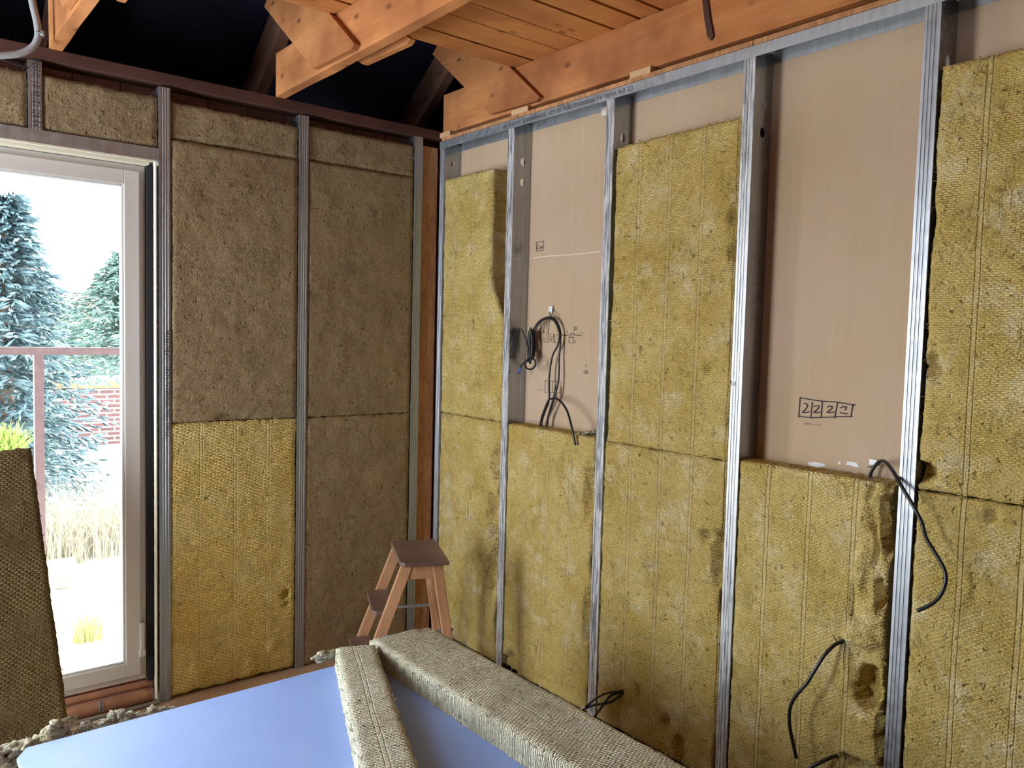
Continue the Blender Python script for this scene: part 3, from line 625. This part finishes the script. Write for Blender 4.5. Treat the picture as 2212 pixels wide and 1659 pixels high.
for s in ([(835,615),(845,665)], [(860,620),(885,635),(865,665)], [(900,625),(930,630),(905,665)], [(965,650),(1150,668)]): ribbon(mk, conv(s, 1640, 840, k1), .8)
for s in ([(280,1205),(315,1205)], [(285,1198),(290,1210)]) : ribbon(mk, conv(s, 1080, 480, k2), .7)
o = mk.build('pencil_note', PENCIL, origin=(0, 0, 0)); o.parent = wr; o.location = tuple(-Vector(wr.location))
mk = MB()
for s in ([(240,256),(350,243),(520,232),(715,212)],): ribbon(mk, conv(s, 1080, 480, k2), 2.6)
o = mk.build('chalk_line', plain('chalk', (.68,.58,.50), .9), origin=(0, 0, 0)); o.parent = wr; o.location = tuple(-Vector(wr.location))
mk = MB()
for s in ([(1746,999),(1762,998),(1781,1002),(1783,1007),(1765,1009),(1748,1005)], [(1830,997),(1845,998),(1852,1001),(1857,1009),(1848,1009),(1838,1005),(1828,1004)], [(1812,997),(1817,998),(1815,1003),(1810,1002)]):
    mk.prism([onto(a_, b_, 0, RW-.0006) for a_, b_ in s], (-.0008, 0, 0))
o = mk.build('filler_smear', OFFW, origin=(0, 0, 0)); o.parent = wr; o.location = tuple(-Vector(wr.location))
mk = MB()
for s in ([(1576,828),(1580,822),(1581,833)], [(1584,828),(1588,825),(1588,832),(1584,832),(1584,828)]): ribbon(mk, s, .8, x=-.0016)
o = mk.build('handwriting', INK, origin=(0, 0, 0)); o.parent = studs[3]; o.location = tuple(-Vector(studs[3].location))
# ================================================================ cables
def cable(pts, r, lb, grp=None, m=BLACK, ends=None, name='cable', parent=None):
    P = [onto(a, b_, 0, x) for a, b_, x in pts]; o = MB().tube(P, r, 10).build(name, m)
    if grp is not None or parent is None: tag(o, lb, 'cable', grp)
    return o
def cv(pts, ox=1080, oy=480, k=k2): return [(ox+a*k, oy+b_*k, x) for a, b_, x in pts]
GC = 'black cables in the open bay left'
cable(cv([(238,800,.06),(238,775,.06),(270,722,.065),(312,692,.07),(355,682,.072),(400,703,.075),(430,770,.078),(434,850,.078),(425,960,.075),(420,1130,.07),(395,1240,.06),(365,1340,.065),(345,1400,.07),(340,1478,.07)]), .0042, 'black cable arching from plastic clip down to the mat, right strand', GC)
cable(cv([(250,800,.05),(255,765,.055),(300,708,.06),(355,690,.064),(395,715,.07),(425,790,.072),(415,880,.072),(375,965,.07),(354,1100,.068),(352,1270,.06),(330,1340,.062),(305,1410,.07),(295,1478,.07)]), .0042, 'black cable arching from plastic clip down to the mat, left strand', GC)
# coil hanging at left: wound strands of one cable
cl = []
rg = random.Random(4)
for k in range(5):
    cxk, rx = 222+rg.uniform(-8, 8), 16+rg.uniform(-7, 12); top, bot = 765+rg.uniform(-8, 25), 1000+rg.uniform(-25, 15)
    for j in range(12):
        a = 2*PI*j/12; cl.append((cxk+rx*math.sin(a), (top+bot)/2-(bot-top)/2*math.cos(a), .045+.012*math.cos(a)*(k % 2)+.006*k))
cl = [(155,765,.03),(180,830,.035),(200,900,.04),(212,980,.04)]+cl+[(200,980,.04),(180,1010,.035),(190,1045,.03),(220,1055,.03),(250,1035,.03),(252,995,.03),(225,975,.035),(190,990,.035),(160,1020,.03),(135,1070,.03),(130,1090,.03)]
cable(cv(cl), .0038, 'coil of black cable dangling beside the oxidised stud', GC)
o = MB().tube([onto(1080+a*k2, 480+b_*k2, 0, .03) for a, b_ in ((150,1040),(140,1060),(134,1078))], .0046, 10).build('cable_mark', BLUEC); tag(o, 'blue wire end of the dangling black coil', 'wire')
cable(cv([(285,1478,.07),(300,1400,.065),(345,1285,.055),(375,1265,.05),(405,1266,.045),(440,1290,.03),(480,1350,.01),(505,1430,-.008),(525,1520,-.014),(542,1600,-.012)]), .0046, 'black cable looping forward over the mat edge', GC)
cable(cv([(335,1478,.072),(345,1400,.066),(372,1300,.058),(385,1250,.062),(400,1180,.07)]), .0042, 'short black cable bundled under the loop', GC)
o = MB().tube([onto(1080+a*k2, 480+b_*k2, 0, x) for a, b_, x in ((425,1275,.034),(450,1300,.024),(478,1350,.008),(498,1410,-.006))], .005, 10).build('cable_print', WHITEP)
# white printing along the looping cable: a narrow stripe
bpy.data.objects.remove(o)
tie = MB().tube([onto(1080+a*k2, 480+b_*k2, 0, x) for a, b_, x in ((360,628,.093),(357,660,.08),(356,690,.058),(366,675,.055),(378,645,.085),(380,622,.094))], .0016, 6)
tie.tube([onto(1080+a*k2, 480+b_*k2, 0, x) for a, b_, x in ((356,688,.057),(352,730,.055),(345,800,.05))], .0017, 6)
tag(tie.build('cable_tie', BLACK), 'black cable tie holding the arching cables to a clip', 'cable tie')
pc = onto(1191, 668, 0, .095); tag(MB().box((.088, pc.y-.012, pc.z-.014), (RW-.0005, pc.y+.012, pc.z+.014)).build('cable_clip', WHITEP, bevel=.002), 'white plastic clip on plasterboard above the arching cables', 'clip')
pc = onto(1888, 998, 0, .095); tag(MB().box((.088, pc.y-.012, pc.z-.009), (RW-.0005, pc.y+.012, pc.z+.009)).build('cable_clip', WHITEP, bevel=.002), 'white plastic clip low on plasterboard beside the S-shaped cable', 'clip')
k4 = 662/1830.
def cq(pts): return cv(pts, 1550, 800, k4)
cable(cq([(905,660,.07),(908,635,.07),(925,592,.075),(955,555,.07),(990,541,.055),(1022,568,.03),(1060,622,.0),(1110,712,-.03),(1170,812,-.045),(1220,912,-.05),(1245,1000,-.052),(1305,1100,-.055),(1352,1185,-.06),(1363,1255,-.065),(1330,1345,-.075),(1270,1400,-.085),(1192,1436,-.095)]), .0052, 'long S-shaped black cable hanging over the ribbed stud')
tag(MB().tube([onto(*p, 0, .08) for p in conv([(895,578),(925,572),(955,555)], 1550, 800, k4)], .0016, 6).build('cable_tie', BLACK), 'black cable tie tail at the low plastic clip', 'cable tie')
k5 = 850/2212.
def cw(pts): return cv(pts, 1150, 1350, k5)
cable(cw([(1775,84,.03),(1755,90,.005),(1700,112,-.02),(1640,172,-.045),(1590,250,-.06),(1540,330,-.07),(1480,400,-.075),(1448,470,-.075),(1446,560,-.07),(1462,650,-.065),(1484,748,-.06)]), .0056, 'thick black cable curving out of the torn mat')
tag(MB().tube([onto(*p) for p in [(1800, 1372, 0, -.01), (1808, 1386, 0, -.012), (1822, 1392, 0, -.004)]], .0018, 6).build('cable_tie', BLACK), 'black cable tie tail above the thick cable in torn mat', 'cable tie')
b = MB(); b.tube([onto(1825, 1390, 0, -.003), onto(1822, 1420, 0, -.006), onto(1821, 1450, 0, -.004)], .0016, 6, r1=.0004); tag(b.build('cable_tie', BLACK), 'thin black tie tail hanging below the thick cable', 'cable tie')
cable(cw([(1740,742,.04),(1710,735,.0),(1640,762,-.03),(1560,804,-.05),(1500,850,-.06)]), .0056, 'black cable at the very bottom of torn mat')
b = MB(); b.tube([onto(1822, 1624, 0, -.004), onto(1826, 1640, 0, -.006), onto(1823, 1665, 0, -.004)], .0016, 6, r1=.0005); tag(b.build('cable_tie', BLACK), 'thin black tie tail beside the bottom cable of torn mat', 'cable tie')
G3 = 'three short cable ends low in the wall'
cable(cw([(530,366,.03),(508,370,.0),(420,384,-.03),(360,412,-.05),(310,452,-.065),(300,460,-.067)]), .0040, 'topmost of three short black cable ends, white tipped', G3)
tag(MB().tube([onto(1150+a*k5, 1350+b_*k5, 0, x) for a, b_, x in ((303,457,-.0668),(288,464,-.069),(272,474,-.071))], .0030, 8).build('stripped_wire', WHITEP), 'bare white wire end of the topmost short cable', 'wire')
cable(cw([(530,378,.03),(508,385,.0),(450,428,-.02),(400,442,-.035),(340,452,-.05),(290,474,-.06)]), .0044, 'middle of three short black cable ends', G3)
cable(cw([(530,372,.03),(500,376,.0),(440,398,-.03),(405,440,-.05),(375,482,-.055),(345,520,-.06)]), .0042, 'short black cable end pointing down over the stud foot', G3)
# grey conduit at the ceiling
P = [onto(a, b_, 1, -.12) for a, b_ in ((62,-90),(66,-20),(72,15),(80,50),(82,80),(70,102),(45,115),(15,119),(-40,121),(-140,118))]
tag(MB().tube(P, .0118, 14).build('conduit', GREYP), 'grey flexible conduit bending below the roof beams, upper left', 'conduit')
pc = onto(90, 74, 1, -.12); tag(MB().box((pc.x-.005, -.135, pc.z-.008), (pc.x+.008, -.105, pc.z+.010)).tube([onto(77, 69, 1, -.133), onto(84, 70, 1, -.134), onto(92, 74, 1, -.134)], .0018, 6).build('conduit_clip', GREYP), 'small grey clip on the conduit bend', 'clip')
P = [onto(a, b_, 1, -.0105) for a, b_ in ((-60,108),(0,126),(30,138),(62,146))]; tag(MB().tube(P, .004, 8).build('cable', BLACK), 'dark cable under the conduit ending at the lettered stud', 'cable')
# ================================================================ plasterboard sheet on a stack of wool, strips
ZP = .42
c0 = onto(58, 1614, 2, ZP); c1 = onto(36, 1638, 2, ZP)
PXR, PYN = -.74, -3.3
poly = [(c1.x, c1.y), (c0.x, c0.y), (PXR, onto(718, 1438, 2, ZP).y), (PXR, PYN), (c1.x+.02, PYN)]
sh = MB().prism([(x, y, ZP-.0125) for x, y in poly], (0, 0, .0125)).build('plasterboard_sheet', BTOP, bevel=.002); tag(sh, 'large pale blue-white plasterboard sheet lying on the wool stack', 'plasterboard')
for k in range(4):
    lb = ['bottom', 'second from bottom', 'second from top', 'topmost'][k]+' wool mat of the stack under the plasterboard sheet'
    dx = (.02, -.012, .01, -.015)[k]
    o = batt('wool_mat', WOOLC, (-1.36+dx, -2.10, .001+.101*k), 0, (1.10, 2.12, .094), 60+k, lb, 'stacked wool mats under the sheet', rot=(-PI/2, 0, 0), cell=.035, nw=0, face_w=0, rag=.006)
    o.location = (-1.36+dx, -3.17, .001+.101*(k+1)); o.rotation_euler = (-PI/2, 0, 0)
def lying(name, mat, p_far_l, p_far_r, length, th, seed, lb, **kw):
    """strip lying flat: face up; far edge from p_far_l to p_far_r at the top height"""
    a, b_ = Vector(p_far_l), Vector(p_far_r); w_ = (b_-a).length; ang = math.atan2((b_-a).y, (b_-a).x)
    o = batt_mb(w_, length, th, seed, **kw).build(name, mat, origin=(0, 0, 0))
    # local z -> world -Y-ish (towards the viewer) with the face (-y) up
    X = Vector((math.cos(ang), math.sin(ang), 0)); Y = Vector((0, 0, -1)); Z = X.cross(Y)
    Mx = Matrix.Identity(4)
    for i in range(3): Mx[i][0], Mx[i][1], Mx[i][2] = X[i], Y[i], Z[i]
    o.matrix_world = Matrix.Translation((a+b_)/2 - Z*length) @ Mx if Z.y > 0 else Matrix.Translation((a+b_)/2) @ Mx
    return tag(o, lb, 'insulation', 'offcut wool strips lying on the plasterboard sheet')
ZT = ZP+.078
A0, A1 = onto(797, 1379, 2, ZT), onto(925, 1349, 2, ZT)
A0.y = A1.y = (A0.y+A1.y)/2
lying('wool_strip', WOOLP, A0, A1, 1.75, .0775, 71, 'wide pale woven wool strip nearest the wall, on the sheet', L=lambda v: .0, rag=.003, nw=260, lumps=[(.95, .99, .05, .05, .006)])
B0, B1, Bn0 = onto(724, 1397, 2, ZT), onto(812, 1388, 2, ZT), onto(782, 1658, 2, ZT)
Bd = Vector((Bn0.x-B0.x, Bn0.y-B0.y, 0)).normalized(); Bx = Vector((-Bd.y, Bd.x, 0)); Bw = (B1-B0).dot(Bx) if (B1-B0).dot(Bx) > 0 else .16
Bw = abs((onto(905, 1659, 2, ZT)-Bn0).dot(Bx))
lying('wool_strip', WOOLP, B0, B0+Bx*min(abs(Bw), (B1-B0).length), 1.55, .0775, 72, 'narrow pale wool strip pointing at the door side, on the sheet', rag=.0035, nw=260)
tf = MB(); pt = B0+Vector((-.02, .0, -.02))
for k, (dx, dz, r) in enumerate(((0, 0, .016), (-.022, .004, .014), (-.04, -.002, .011), (-.028, -.018, .009), (-.054, -.004, .007), (.01, -.01, .014))):
    tf.lump((pt.x+dx, pt.y+.006*k*.3, pt.z+dz), (r*1.5, r*.8, r*.7), 80+k, 3, .5)
tag(tf.build('wool_tuft', WOOLC), 'torn wool tuft sticking out of the narrow strip end', 'wool scrap')
# loose scraps along the far edge of the sheet
rg = random.Random(9)
for k, (px, py, r) in enumerate(((372,1528,.016),(345,1530,.022),(322,1537,.020),(280,1545,.022),(262,1541,.020),(235,1556,.018),(210,1566,.022),(180,1572,.022),(155,1583,.020),(130,1597,.022),(88,1590,.040),(62,1612,.034),(22,1618,.042),(-18,1650,.045))):
    p_ = onto(px, py, 1, c0.y+.05); mb = MB()
    for j in range(5): mb.lump((p_.x+rg.uniform(-1, 1)*r*1.1, p_.y+rg.uniform(-.5, .5)*r, p_.z+rg.uniform(-.9, .1)*r), (r*rg.uniform(.5, 1), r*.6, r*rg.uniform(.3, .7)), k*9+j, 3, .55, 4)
    lbs = ('flat grey wool scrap', 'small grey wool scrap', 'curled grey wool scrap', 'crumpled grey wool scrap')
    tag(mb.build('wool_scrap', WOOLC), ['rightmost', 'second from right', 'third from right', 'fourth from right', 'fifth from right', 'sixth from right', 'seventh from right', 'seventh from left', 'sixth from left', 'fifth from left', 'large fourth from left', 'large third from left', 'large second from left', 'large leftmost'][k]+' wool scrap along the far sheet edge', 'wool scrap', 'loose wool scraps along sheet edge')
# leaning mat at the left
tp = Vector((-1.785, -.045, 1.105)); bs = Vector((-1.71, -.36, .003)); hL = (tp-bs).length; wL = .60
Zl = (tp-bs).normalized(); Xl = Vector((1, .0, .0)); Xl = (Xl-Zl*Xl.dot(Zl)).normalized(); Yl = Zl.cross(Xl)
Mx = Matrix.Identity(4)
for i in range(3): Mx[i][0], Mx[i][1], Mx[i][2] = Xl[i], Yl[i], Zl[i]
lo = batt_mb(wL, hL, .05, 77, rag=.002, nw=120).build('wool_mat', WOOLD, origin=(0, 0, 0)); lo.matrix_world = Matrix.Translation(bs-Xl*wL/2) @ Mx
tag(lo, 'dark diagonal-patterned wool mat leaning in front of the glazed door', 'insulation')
# ================================================================ step stool
ZS = .63
s00, s01, s11, s10 = (onto(*p, 2, ZS) for p in ((845,1163),(935,1163),(968,1215),(873,1222)))    # far-left, far-right, near-right, near-left
ctr = (s00+s01+s11+s10)/4; Wd = ((s00+s01)-(s10+s11)).normalized(); Sd = Vector((Wd.y, -Wd.x, 0))   # Wd: width axis (to far), Sd: towards wall
LW = .36; DW = .20
st = empty('step_stool', (ctr.x, ctr.y, 0)); tag(st, 'small wooden folding step stool with dark treads in the corner', 'step stool')
def SP(w_, s_, z): return Vector((Wd.x*w_+Sd.x*s_, Wd.y*w_+Sd.y*s_, z))
def spart(mb, nm, m, par=None, bevel=.003): return mb.build(nm, m, parent=par or st, bevel=bevel)
def tread(z, s0, s1, hw, th=.018):
    m_ = MB(); m_.prism([SP(-hw, s0+.015, z-th), SP(-hw, s1-.0, z-th), SP(hw, s1, z-th), SP(hw, s0+.015, z-th), SP(hw-.02, s0, z-th), SP(-hw+.02, s0, z-th)], (0, 0, th)); return m_
spart(tread(ZS, -DW/2, DW/2, LW/2), 'top_tread', STOOLT, bevel=.004)
fs0 = -.07; slope = .36                                   # front stiles lean towards the room
def front_s(z): return fs0-(ZS-z)*slope
for z in (.425, .22):
    spart(tread(z, front_s(z)-.062, front_s(z)+.035, LW/2-.047+(ZS-z)*.03), 'tread', STOOLT)
for s_ in (-1, 1):
    spart(MB().bar(SP(s_*(LW/2-.035), fs0+.0, ZS-.018), SP(s_*(LW/2+.0), front_s(.0), .0), .046, .02, Sd), 'front_stile', STOOLW)
    spart(MB().bar(SP(s_*(LW/2-.035), .055, ZS-.018), SP(s_*(LW/2-.01), .055+.62*.15, .0), .040, .02, Sd), 'rear_leg', STOOLW)
    spart(MB().bar(SP(s_*(LW/2-.060), .06, ZS-.12), SP(s_*(LW/2-.075), .16, .10), .022, .012, Sd), 'rear_strut', STOOLW)
    spart(MB().bar(SP(s_*(LW/2-.035), -.075, ZS-.05), SP(s_*(LW/2-.035), .08, ZS-.05), .055, .016, (0, 0, 1)), 'side_rail', STOOLW)
spart(MB().bar(SP(-LW/2+.02, .17, .10), SP(LW/2-.02, .17, .10), .05, .016, (0, 0, 1)), 'cross_rail', STOOLW)
spart(MB().bar(SP(-(LW/2-.01), front_s(.33)+.01, .33), SP(-(LW/2-.02), .125, .335), .012, .003, (0, 0, 1)), 'metal_brace', STEELT, bevel=0)
spart(MB().bar(SP((LW/2-.01), front_s(.33)+.01, .33), SP((LW/2-.02), .125, .335), .012, .003, (0, 0, 1)), 'metal_brace', STEELT, bevel=0)
# dark block at the wall foot near the stool
# ================================================================ outside
def leafm(name, c, c2):
    m, n, b = newmat(name); v, src = ocoord(n); n.links.new(mix(n, noise_(n, v, 3, 4), c, c2), b.inputs['Base Color']); b.inputs['Roughness'].default_value = .6; return m
SPR = leafm('spruce_needles', (.013,.034,.040), (.034,.070,.078)); SPR2 = leafm('spruce_needles_green', (.014,.040,.032), (.034,.072,.052)); BARK = plain('bark', (.10,.07,.05), .9)
GRND = plain('pale_sunny_ground', (.55,.52,.44), .9, vs=5, var=.2, bump=.02); STRAW = leafm('dry_grass', (.10,.085,.05), (.22,.19,.13)); GRN = leafm('green_grass', (.22,.28,.08), (.38,.42,.16)); YG = leafm('yellow_green_leaves', (.06,.12,.01), (.16,.22,.02))
RUST = plain('rusty_steel', (.07,.04,.04), .7, metal=.2, vs=30, var=.4, bump=.002)
gr = MB(); n = 40
for i in range(n+1):
    for j in range(n+1):
        x = -14+22*i/n; y = .36+24*j/n; gr.v.append((x, y, -.12-.05*max(0, y-2)+.05*noise.noise(Vector((x*.6, y*.6, 0)))))
gr.f = [(i*(n+1)+j, (i+1)*(n+1)+j, (i+1)*(n+1)+j+1, i*(n+1)+j+1) for i in range(n) for j in range(n)]; gr.sm = True
gd = gr.build('ground', GRND); tag(gd, kind='structure')
def gz(y): return -.12-.05*max(0, y-2)
def spruce(x, y, h, R_, z0, seed, lb, mat, lev=18, nb=11, sh=26):
    rg = random.Random(seed); t = empty('spruce_tree', (x, y, gz(y))); base = gz(y)
    tr_ = MB().tube([(0, 0, 0), (0, 0, h*.5), (0, 0, h*.97)], .09, 8, 2, r1=.01).build('trunk', BARK, parent=t)
    m_ = MB()
    def cone(p, d, L, r):
        s_ = d.orthogonal().normalized(); q = d.cross(s_); e = p+d*L; mid = p+d*L*.6
        m_.add([p, mid+s_*r, mid+q*r, mid-s_*r, mid-q*r, e], [(0,2,1),(0,3,2),(0,4,3),(0,1,4),(1,2,5),(2,3,5),(3,4,5),(4,1,5)])
    for l in range(lev):
        f = l/(lev-1); z = z0+(h-z0)*f**.95; r_ = R_*(1-f**1.15)+.12
        for k in range(nb):
            a = 2*PI*(k+rg.random())/nb+l*.7; L = r_*rg.uniform(.75, 1.08); d = Vector((math.cos(a), math.sin(a), 0)); s_ = Vector((-d.y, d.x, 0))
            for j in range(sh):
                u = (j+.5)/sh; p = d*L*u+Vector((0, 0, z-.22*L*u+.14*L*u*u*u)); w_ = L*.34*(1-u*.75)*rg.uniform(.1, 1); sd_ = 1 if j % 2 else -1
                p2 = p+s_*sd_*w_*.6*rg.random()+Vector((0, 0, rg.uniform(-.06, .02)))
                dd = (d*.7+s_*sd_*rg.uniform(.2, 1.0)+Vector((0, 0, rg.uniform(-.45, .1)))).normalized(); cone(p2, dd, rg.uniform(.09, .18), rg.uniform(.011, .017))
                if rg.random() < .6: cone(p2+dd*.05, (dd+Vector((rg.uniform(-.8,.8), rg.uniform(-.8,.8), rg.uniform(-.6,.2)))).normalized(), rg.uniform(.07, .13), .012)
    m_.build('foliage', mat, parent=t, smooth=False); return tag(t, lb, 'tree', 'spruce trees behind the railing')
q = onto(10, 700, 1, 4.6); q2 = onto(28, 425, 1, 4.6); spruce(q.x, 4.6, q2.z-gz(4.6), .86, .25, 1, 'tall blue spruce at the left edge of the glass', SPR, lev=22)
q = onto(235, 700, 1, 7.5); q2 = onto(235, 545, 1, 7.5); spruce(q.x+.25, 7.5, q2.z-gz(7.5), 1.25, onto(235, 845, 1, 7.5).z-gz(7.5)+.35, 2, 'rounder green spruce right behind the rail', SPR2, lev=16, nb=12)
q = onto(100, 560, 1, 9.5); q2 = onto(120, 590, 1, 9.5); spruce(q.x-.2, 9.5, q2.z-gz(9.5), 1.3, onto(150, 830, 1, 9.5).z-gz(9.5)+.35, 3, 'hazy spruce between the other two trees', SPR2, lev=14)
q = onto(30, 900, 1, 6.0); q2 = onto(60, 760, 1, 6.0); spruce(q.x, 6.0, q2.z-gz(6.0)+.2, .62, .1, 4, 'low dark spruce below the rail', SPR, lev=12)
# railing
RY = 1.9; ra = onto(-60, 757, 1, RY); rbp = onto(300, 757, 1, RY); zr = (onto(0, 757, 1, RY).z+onto(262, 757, 1, RY).z)/2
rl = empty('railing', (ra.x, RY, gz(RY))); tag(rl, 'rusty steel railing with thick top rail outside the glazed door', 'railing')
def rlp(mb, nm): o = mb.build(nm, RUST, origin=(ra.x, RY, gz(RY))); o.parent = rl; o.location = (0, 0, 0)
rlp(MB().box((ra.x-1.5, RY-.025, zr-.026), (rbp.x+1.2, RY+.025, zr+.018)), 'top_rail')
for dx in (0, -1.2, 1.3):
    xp = onto(84, 900, 1, RY).x+dx; rlp(MB().box((xp-.024, RY-.024, gz(RY)-.05), (xp+.024, RY+.024, zr-.026)), 'post')
# brick garden wall with orange coping
gy = 12.5; wa, wb_ = onto(130, 905, 1, gy), onto(330, 835, 1, gy)
gw = empty('garden_wall', (wa.x, gy, 0)); tag(gw, 'low red brick garden wall seen under the spruce branches', 'garden wall')
zb_, zt_ = onto(230, 912, 1, gy).z, onto(230, 838, 1, gy).z
o = MB().box((wa.x-1, gy, zb_-.6), (wb_.x+2, gy+.24, zt_)).build('brickwork', GBRK, origin=(wa.x, gy, zb_)); o.parent = gw; o.location = (0, 0, zb_)
ORNG = plain('orange_tiles', (.20,.04,.010), .7, vs=12); o = MB().box((wa.x-1, gy-.04, zt_), (wb_.x+2, gy+.3, zt_+.12)).build('coping', ORNG, origin=(wa.x, gy, zb_)); o.parent = gw; o.location = (0, 0, zb_)
# neighbour roof glimpsed through branches
p_, p2_ = onto(70, 655, 1, 18), onto(150, 590, 1, 18)
hs = empty('house', (p_.x, 18, -1)); tag(hs, 'orange-roofed house glimpsed between the spruces', 'house')
o = MB().box((p_.x-1, 18.5, -1.2), (p2_.x+.6, 21, p_.z)).build('wall', PLAST, origin=(p_.x, 18, -1)); o.parent = hs; o.location = (0, 0, 0)
o = MB().prism([(p_.x-1.3, 18, p_.z), (p_.x-1.3, 20, p2_.z+.2), (p_.x-1.3, 21.5, p_.z)], (2.9, 0, 0)).build('roof', ORNG, origin=(p_.x, 18, -1)); o.parent = hs; o.location = (0, 0, 0)
def tuft(name, mat, c, n_, L_, spread, seed, lb, cat, kind='stuff', w_=.003):
    rg = random.Random(seed); m_ = MB()
    for _ in range(n_):
        a = rg.uniform(0, 2*PI); rr = spread*math.sqrt(rg.random()); p = Vector((c[0]+rr*math.cos(a), c[1]+rr*math.sin(a)*.5, c[2])); L = L_*rg.uniform(.5, 1.1); lean = Vector((rg.uniform(-1, 1), rg.uniform(-.6, .6), 0))*rg.uniform(.2, .9)
        prev = None; s_ = Vector((1, rg.uniform(-.5, .5), 0))*w_; V = []
        for i in range(5):
            t = i/4; q_ = p+Vector((lean.x*t*t*L, lean.y*t*t*L, L*t*(1-.45*t*lean.length))); V += [q_-s_*(1-t*.9), q_+s_*(1-t*.9)]
        m_.add(V, [(2*i, 2*i+1, 2*i+3, 2*i+2) for i in range(4)])
    return tag(m_.build(name, mat), lb, cat, kind=kind)
p_ = onto(190, 1080, 1, 3.2); tuft('dry_grass', STRAW, (p_.x, 3.2, gz(3.2)), 1500, .62, .55, 1, 'pale dry ornamental grass arching behind the railing post', 'grass')
p_ = onto(190, 1300, 1, 1.2); tuft('grass_tuft', GRN, (p_.x, 1.2, gz(1.2)), 220, .26, .07, 2, 'small green grass tuft on the bright ground outside', 'grass', w_=.002)
p_ = onto(30, 920, 1, 3.0); tuft('shrub', YG, (p_.x-.1, 3.0, p_.z-.22), 300, .26, .16, 3, 'yellow-green leafy shrub below the rail', 'shrub', w_=.010)
GP = 'weathered planks piled outside'
p_ = onto(130, 1095, 1, 2.3)
for k in range(5):
    rg = random.Random(k); z = gz(2.3)+.02+.028*k
    tag(MB().box((p_.x-.09+rg.uniform(-.02,.02), 2.25+rg.uniform(-.02,.02), z), (p_.x+.10+rg.uniform(-.03,.03), 2.45, z+.026)).build('weathered_plank', wood('grey_plank', (.4,.33,.25), (.5,.42,.33), (.3,.24,.18), axis=0, knots=False) if k == 0 else bpy.data.materials['grey_plank'], bevel=.002),
        ['bottom', 'second lowest', 'middle', 'second highest', 'topmost'][k]+' weathered plank in the small pile behind the railing post', 'plank', GP)
